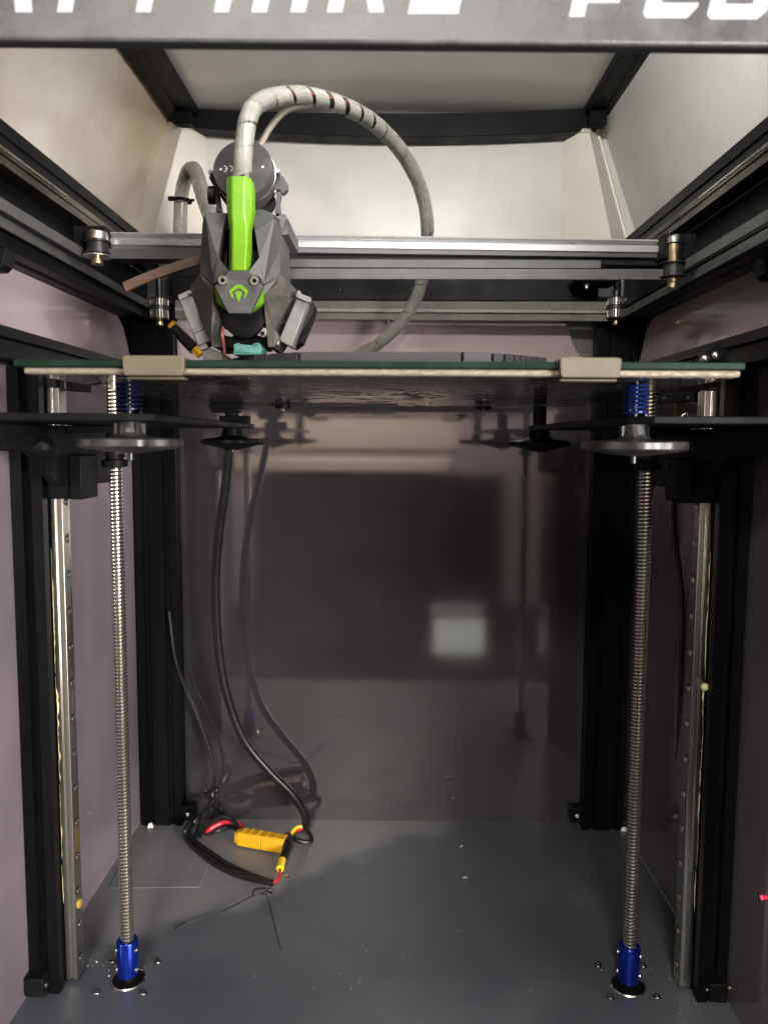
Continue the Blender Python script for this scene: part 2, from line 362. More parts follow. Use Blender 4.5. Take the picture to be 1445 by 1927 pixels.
# the room in front of the printer, seen in the glossy panels
M_wallb = mat('beige_plaster', (.52, .43, .36), .9, 0, (.48, .40, .34), 4)
M_wallm = mat('mauve_plaster', (.34, .28, .30), .9, 0, (.29, .24, .26), 4)
M_drk = mat('operator_stand_in_dark', (.012, .011, .012), .9)
tag(MB().box(-900, 235, -1230, -1220, 349, 640).build('room_wall', M_wallb), kind='structure')
tag(MB().box(235.5, 900, -1230, -1220, 262, 640).build('room_wall', M_wallm), kind='structure')
tag(MB().box(-900, 235, -1240, -1228, 255, 349).build('room_wall', M_wallm), kind='structure')
tag(MB().box(-900, 215, -1236, -1206, 262, 318).build('room_ledge', M_wallb, bevel=24, seg=5), kind='structure')
tag(MB().box(-480, 400, -1260, -1219, -400, 261).build('room_lower_block', M_drk), kind='structure')  # unseen dark box added as the operator's dark shape in the reflections
tag(MB().box(-900, -480.5, -1260, -1219, -200, 254).build('room_lower_block', M_wallm), kind='structure')
tag(MB().box(400.5, 900, -1260, -1219, -200, 261).build('room_lower_block', M_wallm), kind='structure')
# ceiling beams of the hood
n = 16; lo = []; hi = []
for i in range(n+1):
    t = -1+2*i/n; x = 190*t
    lo.append((x, 735, 663+(-7.5)*(1-t*t)-1.5*t)); hi.append((x, 735, 680.7+(-5)*(1-t*t)))
hl = thing('overhead_beam', 'black sagging rear bar under the ceiling lid of the white hood', 'beam', (0, 745, 655), 'overhead beams')
b = MB(); b.prism(lo+hi[::-1], (0, 20, 0)); b.build('bar', M_blackh, hl, bevel=.6)
for x0, x1, zz, lr in ((-196, -169, 672.5, 'left'), (178, 205, 674, 'right')):
    hl = thing('overhead_beam', lr+' black side bar between ceiling lid and '+lr+' hood wall', 'beam', ((x0+x1)/2, 510, zz), 'overhead beams')
    prof = slot_profile(x1-x0, 20, 5, 1.2)
    b = MB().prism([(x0+a, 286, zz+c_) for a, c_ in prof], (0, 449, 0)); b.build('bar', M_blackh, hl)
    MB().box(x0+9 if x0 < 0 else x0+3, x1-3 if x0 < 0 else x1-9, 724, 735, 662, 676).build('corner_block', M_blackp, hl, bevel=1)

# rear corner brackets of the hood
for sx in (-1, 1):
    if sx < 0: o1, o2, r1, r2, i1, i2 = P(245, 437, 753), P(311, 222, 753), P(290, 437, 728), P(343, 240, 728), P(388, 437, 756), P(388, 243, 756)
    else: o1, o2, r1, r2, i1, i2 = P(1179, 447, 753), P(1120, 222, 753), P(1150, 447, 728), P(1108, 245, 728), P(1055, 445, 756), P(1061, 250, 756)
    t = thing('hood_corner_bracket', 'cream '+('left' if sx < 0 else 'right')+' rear corner bracket of the hood'+(' behind the wrapped cable loop' if sx < 0 else ', without any cable before it'), 'bracket', (o1.x, 745, o1.z), 'hood corner brackets')
    ext = lambda a, b: a+(a-b)*.12
    A = [ext(o1, o2), ext(r1, r2), ext(i1, i2)]; B = [o2, r2, i2]
    fl_ = MB(); back = Vector((0, 2.5, 0))
    fl_.hexa([A[0], A[1], B[1], B[0]], [q+back for q in (A[0], A[1], B[1], B[0])]).build('side_flange', M_cream, t, bevel=.6)
    MB().hexa([A[1]+Vector((.02*sx, 0, 0)), A[2], B[2], B[1]], [q+back for q in (A[1], A[2], B[2], B[1])]).build('front_flange', M_cream, t, bevel=.6)
    MB().prism([B[0]+Vector((-sx*3, -2, -6)), B[1]+Vector((0, -3, -2)), B[1].lerp(B[2], .55)+Vector((0, -3, -1)), B[1].lerp(B[2], .55)+Vector((0, -1, 6)), B[0]+Vector((-sx*4, -1, 2))], (0, 4, 0)).build('top_tab', M_cream, t, bevel=.8)
    MB().tube([A[0]+Vector((-sx*1, -2, 0)), B[0]+Vector((-sx*1, -2, -3))], 1.5, 8).build('bead', M_cream, t)

# ------------------------------------------------------------------ front beam with its lettering
fb = thing('front_beam', 'grey front beam across the top carrying the white lettering SAPPHIRE PLUS', 'beam', (0, 273, 512))
TL = -.0093
def FZ(x, z): return z+TL*x*.75              # the beam hangs a touch lower at its right end
vs = [(-255, 270, FZ(-255, 513.2)), (255, 270, FZ(255, 513.2)), (255, 270, FZ(255, 572)), (-255, 270, FZ(-255, 572))]
MB().prism(vs, (0, 2.2, 0)).build('face_panel', M_beam, fb, bevel=.9)
vs = [(-255, 272.4, FZ(-255, 513.4)), (255, 272.4, FZ(255, 513.4)), (255, 272.4, FZ(255, 571)), (-255, 272.4, FZ(-255, 571))]
MB().prism(vs, (0, 4.4, 0)).build('return_edge', M_beamu, fb, bevel=.5)
def glyph(ch):                               # strokes as polygons in a 17.4 x 16 mm cell
    W, H, s = 17.4, 16.5, 5.0
    R = lambda x0, z0, x1, z1: [(x0, z0), (x1, z0), (x1, z1), (x0, z1)]
    if ch == 'S': return [R(1, 0, W, s), R(W-s, s, W, 7), R(0, 6, W, 10), R(0, 10, s, H-s), R(0, H-s, W, H)]
    if ch == 'A': return [R(0, 0, s, H-3), [(0, H-3), (s, H-3), (W, H-s), (W, H), (3, H)], [(W-s-1.2, 0), (W-.6, 0), (W-1.2, H-s), (W-s-2, H-s)], R(s, 4.6, W-s-1.2, 8)]
    if ch == 'P': return [R(0, 0, s, H), R(s, 4.3, W-2, 8), R(W-s, 8, W, H-4), R(s, H-4, W-1, H)]
    if ch == 'H': return [R(0, 0, s, H), R(W-s, 0, W, H), R(s, 6, W-s, 10)]
    if ch == 'I': return [R(0, 0, s, H)]
    if ch == 'R': return [R(0, 0, s, H), R(s, 5.5, W-2, 9), R(W-s, 9, W, H-4), R(s, H-4, W-1, H), [(W-s+1.4, 0), (W+1.4, 0), (W-1, 5.5), (W-s-1, 5.5)]]
    if ch == 'E': return [R(0, 0, 16.5, 4.6), R(0, 4.6, s, H-4.4), R(s, 6.6, W-2, 9.6), R(0, H-4.4, W, H)]
    if ch == 'L': return [[(1.2, 0), (14.6, 0), (17.2, 3.6), (17.2, 4.7), (0, 4.7), (0, 1.4)], R(0, 4.7, s, H)]
    if ch == 'U': return [[(1.4, 0), (16.5, 0), (19, 2.6), (19, 4.7), (0, 4.7), (0, 1.4)], R(0, 4.7, s, H), R(19-s, 4.7, 19, H)]
def base_z(px): return 523.0+(px-700)*-.0017
letters = [('S', -190), ('A', -35), ('P', 107), ('P', 255), ('H', 402), ('I', 546), ('R', 615), ('E', 767), ('P', 1070), ('L', 1208), ('U', 1328), ('S', 1470)]
for ch, px in letters:
    q = P(px, 22+max(0, px-600)*.018, 269.9)
    mb = MB()
    for pl in glyph(ch):
        sh = 0 if ch == 'A' else .22
        mb.prism([(q.x+x+sh*z, 269.86, q.z+z+(0 if True else 0)) for x, z in pl], (0, .3, 0))
    mb.build('letter', M_print_white, fb, smooth=False)

# ------------------------------------------------------------------ frame: posts and beams
def mid_post(sx):
    t = thing('rail_post', ('left' if sx < 0 else 'right')+' black slotted post carrying the steel rail with screw holes', 'post', (sx*229, 525, 0), 'rail posts')
    prof = slot_profile(20, 40)
    x0 = 219 if sx > 0 else -239
    b = MB().prism([(x0+a, 505+c_, .5) for a, c_ in prof], (0, 0, 428)); b.build('extrusion', M_black, t)
    # linear rail: two grooves on its flanks
    P_ = [(0, 0), (0, 12), (3.2, 12), (3.2, 10.7), (5.0, 10.7), (5.0, 12), (8, 12), (8, 0), (5.0, 0), (5.0, 1.3), (3.2, 1.3), (3.2, 0)]
    MB().prism([(sx*(218.8-a), 516+c_, 3) for a, c_ in P_], (0, 0, 413)).build('linear_rail', M_rail, t, bevel=.3)
    h0 = MB().lathe((sx*210.7, 522, 16), (-sx, 0, 0), [(3.0, 0), (3.0, .25), (2.3, .3), (2.2, .1)], 20)
    h0 = h0.build('hole_rim', M_dark, t)
    s0 = MB().lathe((sx*210.6, 522, 15.2), (-sx, 0, 0), [(2.5, -.1), (2.45, .25), (1.9, .75), (1.1, 1.05), (.2, 1.1)], 16).build('bolt_head', M_boltm, h0)
    for k in range(1, 16): copy_part(h0, t, (0, 0, 25*k))
    # grease smeared along the edge of the rail
    for (z0, z1, wd) in ((148, 222, 1.5), (92, 146, .7), (224, 310, .55), (60, 88, .4)):
        g = MB(); pts = []; rs = []; rr = .5; off = 0
        n_ = int((z1-z0)/1.6)
        for i in range(n_+1):
            z = z0+(z1-z0)*i/n_; rr = min(1, max(.08, rr+random.uniform(-.34, .34))); off = max(-.5, min(.5, off+random.uniform(-.25, .25)))
            pts.append((sx*(219.0-.7*rr*wd+off*.5), 515.7, z)); rs.append(max(.06, rr*wd*.5*min(1, i/3, (n_-i)/3+.05)))
        g.tube(pts, rs, 7).build('grease_smear', M_grease, t)
    if sx > 0:
        MB().lathe(P(1326, 1293, 512), (-.3, -1, 0), [(2.3, -1), (2.6, .5), (1.6, 1.6), (.4, 2.1)], 12).build('grease_blob', M_grease, t)
    else:
        MB().lathe((-209.7, 522, 56), (1, 0, 0), [(3.4, -1), (3.1, .3), (1.5, .8), (.3, 1)], 12).build('grease_blob', M_amber, t)
    return t
mid_post(-1); mid_post(1)
for sx in (-1, 1):
    t = thing('corner_post', 'black slotted rear '+('left' if sx < 0 else 'right')+' corner post standing on the floor', 'post', (sx*218, 750, 0), 'corner posts')
    x0 = 197.5 if sx > 0 else -237.5
    MB().prism([(x0+a, 742+c_*.7, .5) for a, c_ in slot_profile(40, 20)], (0, 0, 508)).build('extrusion', M_black, t)
# small corner cubes on the floor
def cube_bracket(c, wd, dp, ht, label, stud=0, lip=0):
    t = thing('corner_cube', label, 'bracket', (c[0], c[1], c[2]), 'small black corner cubes')
    MB().box(c[0]-wd/2, c[0]+wd/2, c[1]-dp/2, c[1]+dp/2, c[2], c[2]+ht).build('block', M_blackp, t, bevel=1.1)
    if stud:
        MB().lathe((c[0]+stud*wd/2, c[1], c[2]+ht*.5), (stud, 0, 0), [(1.7, 0), (1.7, 9), (1.2, 9.3)], 14).build('stud', M_brass, t)
        MB().lathe((c[0]-stud*wd*.5, c[1]-dp*.1, c[2]+ht*.45), (-stud, 0, 0), [(2, 0), (2, 1), (1.1, 1.4)], 14).build('screw', M_boltm, t)
    else:
        button_head((c[0], c[1]-dp/2, c[2]+ht*.45), (0, -1, 0), 2.4, 1.4).build('screw', M_boltm, t)
p = PZ(70, 1867, 4); cube_bracket((p.x+.5, p.y, 4), 13, 12, 13, 'black corner cube with a threaded stud at the foot of the left rail post', -1)
p = PZ(1347, 1876, 4); cube_bracket((p.x-.5, p.y, 4), 13, 12, 13, 'black corner cube with a threaded stud at the foot of the right rail post', 1)
p = P(357, 1540, 748); cube_bracket((p.x, p.y, p.z), 13, 12, 15, 'black corner cube beside the cable bundle at the left rear post foot')
p = P(1083, 1543, 748); cube_bracket((p.x, p.y, p.z), 13, 12, 15, 'black corner cube at the foot of the right rear post, away from cables')

for sx in (-1, 1):
    lr = 'left' if sx < 0 else 'right'
    t = thing('upper_side_beam', lr+' black upper beam below the white hood wall, with the Y rail under it', 'beam', (sx*225, 520, 542), 'upper side beams')
    x0 = 214 if sx > 0 else -238
    MB().prism([(x0+a, 290, 542.5+c_) for a, c_ in slot_profile(24, 20, 5, 1.5)], (0, 450, 0)).build('extrusion', M_blackh, t)
    MB().prism([(x0+(a if sx < 0 else a), 290, 562.6+c_) for a, c_ in ([(0, 0), (22, 0), (3, 8), (0, 8)] if sx < 0 else [(2, 0), (24, 0), (24, 8), (21, 8)])], (0, 450, 0)).build('sill', M_blackp, t, bevel=.6)
    P_ = [(0, 0), (12, 0), (12, 3), (11, 4), (11, 5.4), (12, 6.2), (12, 10), (0, 10), (0, 6.2), (1, 5.4), (1, 4), (0, 3)]
    MB().prism([(sx*(206.5+a), 292, 532.2+c_) for a, c_ in P_], (0, 440, 0)).build('y_rail', M_raily, t)
    MB().prism([(sx*(205.9), 292, 540.6), (sx*207.4, 292, 540.6), (sx*207.4, 292, 541.6), (sx*205.9, 292, 541.6)], (0, 236, 0)).build('bright_edge', M_rail, t)
    MB().box(min(sx*236, sx*220), max(sx*236, sx*220), 290, 740, 508, 532).build('side_web', M_blackp, t)
    t = thing('lower_side_beam', lr+' black slim beam under the Y belt, above the glossy side strip', 'beam', (sx*226, 520, 491), 'lower side beams')
    x0 = 214 if sx > 0 else -236
    MB().prism([(x0+a, 290, 491+c_) for a, c_ in slot_profile(22, 16, 6, 1.5)], (0, 450, 0)).build('extrusion', M_blackh, t)
    t = thing('mid_side_beam', lr+' black slotted beam at bed height resting on the rail post', 'beam', (sx*226, 520, 429), 'mid side beams')
    x0 = 214 if sx > 0 else -236
    MB().prism([(x0+a, 296, 429+c_) for a, c_ in slot_profile(22, 18, 6, 4)], (0, 446, 0)).build('extrusion', M_blackh, t)
rb = thing('rear_upper_beam', 'black rear beam behind the two toothed belts', 'beam', (0, 748, 508))
MB().box(-197, 197, 744, 756, 533, 561.5).build('upper_bar', M_blackh, rb, bevel=.6)
MB().box(-197, 197, 741, 756, 512, 532.6).build('lower_bar', M_blackh, rb, bevel=.6)
for px in (640, 745):
    p = P(px, 545, 741); button_head((p.x, 741, p.z), (0, -1, 0), 2, 1.4).build('screw', M_dark, rb)

# ------------------------------------------------------------------ belts
def belt_teeth(a, b, wd, n, side, out):      # thin bars proud of a belt's face, joined
    a, b = Vector(a), Vector(b); d = (b-a).normalized(); mb = MB()
    for i in range(n):
        c = a.lerp(b, (i+.5)/n); mb.obox(c+Vector(out)*.4, d, side, out, (b-a).length/n*.25, wd/2, .5)
    return mb
def belt(label, a, b, wd, side, th=1.4, group='drive belts', m=None, teeth=None):
    a, b = Vector(a), Vector(b)
    o = MB().ribbon([a, a.lerp(b, .5), b], wd, th, side).build('drive_belt', m or M_belt); tag(o, label, 'belt', group)
    if teeth: belt_teeth(a+Vector(teeth)*th*.5, b+Vector(teeth)*th*.5, wd, int((b-a).length/2.0), side, teeth).build('teeth', M_toothp, o, smooth=False)['kind'] = 'stuff'
    return o
belt('smooth grey belt on the left gantry, between left pulley and tool head', P(205, 477, 527), P(392, 478, 527), 6.3, (0, .02, 1))
belt('long smooth grey belt under the gantry rail, right of the tool head', P(520, 515, 527), P(1252, 516, 527), 6.6, (0, .02, 1))
belt('dark grey belt run half hidden behind the long gantry belt', P(520, 495, 534), P(1130, 497, 534), 5.2, (0, .02, 1))
belt('upper of the two toothed belts across the back', P(330, 572, 731), P(1160, 575, 731), 6.6, (0, 0, 1), m=M_beltt, teeth=(0, -1, 0))
belt('lower of the two toothed belts across the back', P(330, 592, 732), P(1160, 597, 732), 6.8, (0, 0, 1), m=M_beltt, teeth=(0, -1, 0))
belt('pale smooth belt strip between the two toothed rear belts', P(330, 581.5, 729), P(1160, 586, 729), 3.0, (0, 0, 1), m=M_beltp)
for sx, lr, zz in ((-1, 'left', 504.5), (1, 'right', 497)):
    belt('outer grey belt along the '+lr+' side, running front to back at pulley height', (sx*197, 292, zz), (sx*197, 526, zz), 6.3, (0, 0, 1))
    belt('inner dark belt along the '+lr+' side, running on to the rear pulley', (sx*209, 300, zz-2), (sx*212, 722, zz-2), 6, (0, 0, 1))
bt = spline([P(398, 484, 512), P(358, 494, 508), P(315, 508, 504), P(274, 523, 500), P(235, 540, 496)], 10)
sd = Vector((-.5, .15, .85))
o = MB().ribbon(bt, 6.4, 1.2, sd).build('belt_tail', M_brown); tag(o, 'brown toothed belt end sticking out left of the tool head', 'belt')
mb = MB()
tot = len(bt)
for i in range(1, tot*1):
    for k in (0,):
        if i >= tot-1 and k: continue
        a = bt[i]; t_ = (bt[min(i+1, tot-1)]-bt[i-1]).normalized(); c_ = a+t_*k*1.2
        nn = t_.cross(sd).normalized(); nn = nn if nn.y < 0 else -nn
        mb.obox(c_+nn*.9-sd.normalized()*1.3, t_, sd, nn, .42, 1.9, .5)
mb.build('tooth_row', M_tooth2, o, smooth=False)['kind'] = 'stuff'

# ------------------------------------------------------------------ gantry
g = thing('gantry', 'bright steel X gantry rail spanning the printer from pulley to pulley', 'rail', P(722, 470, 540))
a, b_ = P(199, 450, 536), P(1247, 465, 536)
dv = (b_-a).normalized(); upg = Vector((0, 0, 1)); upg = (upg-dv*upg.dot(dv)).normalized(); bk = Vector((0, 1, 0))
prof = [(2.6, -6.0), (.9, -3.4), (0, -3.1), (0, .4), (.5, 1.0), (2.6, 1.5), (2.6, 2.6), (.6, 3.2), (0, 4.2), (.5, 5.0), (1.2, 5.2), (12, 5.2), (12, -6.0)]
MB().hexa([a+upg*z+bk*y for y, z in prof], [b_+upg*z+bk*y for y, z in prof]).build('rail', M_railh, g)
prof = [(5, -11), (5, -6.2), (22, -6.2), (22, -11)]
MB().hexa([a+upg*z+bk*y for y, z in prof], [b_+upg*z+bk*y for y, z in prof]).build('under_bar', M_blackh, g, bevel=.5)
for q, sx in ((a, -1), (b_, 1)):
    MB().obox(q+Vector((sx*8, 8, -1)), (1, 0, 0), (0, 1, 0), (0, 0, 1), 11, 16, 8).build('end_carriage', M_blackp, g, bevel=1)
    MB().obox(q+Vector((sx*6, -1, 2.5)), (1, 0, 0), (0, 1, .2), (0, 0, 1), 5, 3, 5.5).build('end_plate', M_alu, g, bevel=.6)
for px in (330, 1010, 690, 880):
    p = P(px, 452, 536); MB().lathe(p+Vector((0, 2.4, -1)), (0, -1, 0), [(1.4, 0), (1.4, .5), (.6, .7)], 10)

# ------------------------------------------------------------------ pulleys
def pulley(label, c, parts, group='belt pulleys'):
    t = thing('pulley', label, 'pulley', c, group)
    for nm, m_, prof, tooth in parts:
        mb = MB().lathe(c, (0, 0, 1), prof, 32)
        mb.build(nm, m_, t)
        if tooth:
            r, z0, z1 = tooth; k = MB()
            for i in range(20):
                an = 2*math.pi*i/20; k.obox(Vector(c)+Vector((math.cos(an)*r, math.sin(an)*r, (z0+z1)/2)), (-math.sin(an), math.cos(an), 0), (math.cos(an), math.sin(an), 0), (0, 0, 1), .45, .5, (z1-z0)/2)
            k.build('teeth', M_alu, t, smooth=False)
    return t
c = P(183, 470, 527)
pulley('left gantry idler pulley with a black flanged wheel and a steel bolt under it', c, [
    ('cap', M_alu, [(7, 6.4), (7.2, 7), (7.2, 11), (6.4, 11.6)], None),
    ('wheel', M_dark, [(8.6, 4.4), (9, 4.6), (9, 5.4), (7, 5.8), (7, -1.6), (9.4, -2.1), (9.4, -2.8), (8, -3.2)][::-1], None),
    ('lower_washer', M_alu, [(9.2, -4.6), (9.4, -4.4), (9.4, -3.8), (9, -3.5)], None),
    ('bolt', M_brass, [(3.3, -9.6), (3.8, -9.0), (3.8, -6.2), (2.6, -5.9), (2.6, -4.2)], None)])
c = P(1267, 508, 527)
pulley('right gantry idler pulley hung below a long brass spacer', c, [
    ('spacer', M_brass, [(4.0, 4.6), (4.1, 5), (4.1, 16.2), (3.8, 16.6)], None),
    ('bolt_top', M_boltm, [(4.6, 17), (4.8, 17.2), (4.8, 21), (3.6, 22)], None),
    ('wheel', M_dark, [(8.6, 3.6), (9, 3.8), (9, 4.4), (7, 4.7), (7, -3.8), (9, -4.2), (9, -4.8), (8, -5.2)][::-1], None),
    ('bolt', M_brass, [(3.0, -12.2), (3.6, -11.4), (3.6, -8), (4.4, -7.6), (4.4, -5.6)], None)])
for px, py, lr in ((300, 578, 'left'), (1160, 577, 'right')):
    c = P(px, py, 722)
    pulley('rear '+lr+' double toothed pulley at the end of the two rear belts', c, [
        ('shaft', M_dark, [(3, 8), (3.2, 8.2), (3.2, 26), (2.8, 26.4)], None),
        ('upper_wheel', M_dark, [(8.4, .6), (8.6, .8), (8.6, 1.2), (7.4, 1.3), (7.4, 7.2), (8.6, 7.4), (8.6, 7.9), (8.2, 8)], (7.5, 1.3, 7.2)),
        ('lower_wheel', M_dark, [(8.4, -10.6), (8.6, -10.4), (8.6, -9.8), (7.4, -9.6), (7.4, -2.6), (8.8, -2.4), (8.8, .2), (8.4, .4)], (7.5, -9.6, -2.6)),
        ('bolt', M_brass, [(1.4, -16.6), (2.7, -15.8), (3.1, -14), (2.6, -12), (2.4, -10.8)], None)], 'rear double pulleys')
# motor-mount screws near the rear right corner
for px, py, d, lb in ((1104, 533, 715, 'silver screw with washer hanging under the plate near the rear right pulley'), (731, 602, 750, 'tiny silver screw below the lower toothed belt, right of the tool head')):
    p = P(px, py, d); t = thing('hanging_screw', lb, 'screw', p)
    MB().lathe(p, (0, 0, -1), [(4.2, 0), (4.2, .8), (2.2, 1), (2.2, 4.4), (1.7, 5), (.5, 5.2)] if d < 740 else [(1.5, 0), (2.2, .4), (2.2, 2.4), (1.2, 3.6)], 16).build('head', M_boltm, t)
    if d < 740: MB().box(p.x-11, p.x+26, p.y-10, 740, p.z+.1, p.z+4).build('mount_plate', M_blackp, t, bevel=.6)

# ------------------------------------------------------------------ lead screws
def screw_mesh(c, z0, z1, pitch, r0, r1, seg=18):
    mb = MB(); n = int((z1-z0)/pitch*seg); vs = []
    prof = [(r1, -.02), (r0, .10), (r0, .44), (r1, .56)]
    for i in range(n+1):
        an = 2*math.pi*i/seg; zb = z0+pitch*i/seg
        for r, h in prof: vs.append((c[0]+r*math.cos(an), c[1]+r*math.sin(an), zb+h*pitch))
    k = len(prof); fs = []
    for i in range(n):
        for j in range(k-1): fs.append((i*k+j, (i+1)*k+j, (i+1)*k+j+1, i*k+j+1))
    return mb.add(vs, fs)
def lead_screw(sx):
    t = thing('lead_screw', ('left' if sx < 0 else 'right')+' tall threaded steel lead screw standing in a blue coupler on the floor', 'lead screw', (sx*176.8, 521, 0), 'lead screws')
    c = (sx*176.8, 521)
    rod = MB().lathe((c[0], c[1], 24), (0, 0, 1), [(3.45, 0), (3.45, 406), (3.0, 407)], 24).build('threaded_rod', M_root, t)
    screw_mesh(c, 24.5, 427, 2.5, 4.65, 3.3).build('thread', M_screw, rod)
    cp_ = MB().lathe((c[0], c[1], 4.5), (0, 0, 1), [(6.3, 0), (7.3, .5), (7.4, 1), (7.4, 25.2), (6.9, 26), (5.0, 26), (4.6, 25.4)], 40).build('coupler', M_blue, t)
    for zz in (9.5, 24):
        for an in (200, 340) if sx < 0 else (-20, 160):
            a_ = math.radians(an); d = Vector((math.cos(a_), math.sin(a_), 0))
            MB().lathe(Vector((c[0], c[1], zz))+d*7.1, d, [(1.7, 0), (1.7, .8), (1.0, 1.0), (.9, .3)], 12).build('set_screw', M_boltm, cp_)
    MB().lathe((c[0], c[1], .1), (0, 0, 1), [(12.1, 0), (12.3, .4), (11.8, 1.1), (11.2, 1.1), (10.9, .5)], 40).build('bearing_ring', M_steel, t)
    MB().lathe((c[0], c[1], .6), (0, 0, 1), [(10.8, 0), (10.6, .35), (5, .45), (4.8, 4.2)], 32).build('bearing_seal', M_matte, t)
    return t
lead_screw(-1); lead_screw(1)

# ------------------------------------------------------------------ bed arms with Z nut and carriage
def bed_arm(sx):
    lr = 'left' if sx < 0 else 'right'
    t = thing('bed_carriage', lr+' black bed carriage plate with hanging gusset, riding on the '+lr+' rail', 'carriage', (sx*200, 521, 388), 'bed carriages')
    bx = 2.4
    bi = 16 if sx > 0 else -2
    pts = [(sx*232+bx, 381), (sx*118+bi, 381), (sx*108+bi, 391), (sx*105+bi, 655), (sx*112+bi, 664), (sx*150+bi, 664), (sx*196+bx, 610), (sx*214, 560), (sx*214, 546), (sx*206, 546), (sx*206, 500), (sx*232+bx, 500)]
    MB().prism([(x, y, 391.6) for x, y in pts], (0, 0, 3.8)).build('arm_plate', M_blackp, t, bevel=.6)
    # vertical gusset along the arm, with a rounded lower front edge
    pr = [(400, 391), (400, 377), (455, 375), (472, 368), (484, 357), (496, 352), (590, 350), (606, 358), (640, 391)]
    MB().prism([(sx*203, y, z) for y, z in pr], (sx*5, 0, 0)).build('gusset', M_blackp, t, bevel=1)
    MB().box(min(sx*203, sx*234), max(sx*203, sx*234), 396, 399.5, 376, 391).build('front_web', M_blackp, t, bevel=.6)
    MB().box(min(sx*194, sx*202.6), max(sx*194, sx*202.6), 508, 536, 343, 372).build('carriage_block', M_matte, t, bevel=1)
    MB().box(min(sx*201, sx*219), max(sx*201, sx*219), 511.5, 532, 343, 371).build('carriage_back', M_matte, t, bevel=1)
    cx = sx*176.8
    MB().box(min(cx-sx*14, sx*202.5), max(cx-sx*14, sx*202.5), 505, 537, 386.5, 391).build('nut_plate', M_blackp, t, bevel=.8)
    nut = MB().lathe((cx, 521, 364), (0, 0, 1), [(6.2, 0), (8.4, .4), (8.6, 4.6), (6.2, 5), (5.6, 5.4), (5.6, 22)], 28).build('nut', M_matte, t)
    zz = 371.0; pts = []
    for i in range(110):
        an = 2*math.pi*i/22; pts.append((cx+6.6*math.cos(an), 521+6.6*math.sin(an), zz+i*.115))
    MB().tube(pts, .62, 6).build('nut_spring', M_dark, nut)
    for dx in (0, 8):
        b = button_head((sx*(203-.1), 536+dx*2.6, 366), (-sx, 0, 0), 2.2, 1.4); b.build('bolt', M_boltm, t)
    if sx > 0: MB().lathe((cx-17, 514, 386), (0, 0, -1), [(2.8, 0), (2.8, 9), (2.1, 10.6), (.4, 10.8)], 14).build('pin', M_brass, t)
    else:
        MB().lathe(P(80, 843, 400), (.25, -1, -.3), [(4.4, -6), (4.4, 0), (3.8, 1.6), (2.2, 2.8), (.3, 3.2)], 20).build('ball_knob', M_matte, t)
    return t
bed_arm(-1); bed_arm(1)

# ------------------------------------------------------------------ the bed
BX = 2.4
bed = thing('print_bed', 'aluminium heated bed plate with film underside on springs and levelling knobs', 'bed plate', (BX, 521, 412.5))
MB().box(BX-162.5, BX+162.5, 359, 683, 412.2, 415.3).build('aluminium_plate', M_bed, bed, bevel=1.1, seg=3)
MB().box(BX-160, BX+160, 362, 680, 412.06, 412.16).build('heater_film', M_foil, bed)
MB().box(BX-22, BX+13, 540, 543.5, 411.9, 412.04).build('film_label', M_print_white, bed)
MB().box(BX-120, BX+10, 660, 676, 410.8, 411.65).build('edge_strip', M_dark, bed)
for px, py in ((533, 764), (910, 768)):
    p = P(px, py, 655); MB().lathe((p.x, p.y, 411.0), (0, 0, -1), [(6.6, 0), (6.6, 2.6), (2.6, 2.8), (2.6, 4.2), (1.6, 4.9)], 18).build('cable_clamp', M_matte, bed)
    MB().lathe((p.x, p.y, 408.3), (0, 0, -1), [(2.6, 0), (2.6, 1.6), (1.6, 2.4), (.3, 2.6)], 14).build('clamp_screw', M_boltm, bed)
def spring(c, z0, z1, r, turns, wire, m_):
    pts = []; n = int(turns*16)
    for i in range(n+1):
        an = 2*math.pi*i/16; pts.append((c[0]+r*math.cos(an), c[1]+r*math.sin(an), z0+(z1-z0)*i/n))
    return MB().tube(pts, wire, 6).build('spring', m_, bed)
kw = 126.3
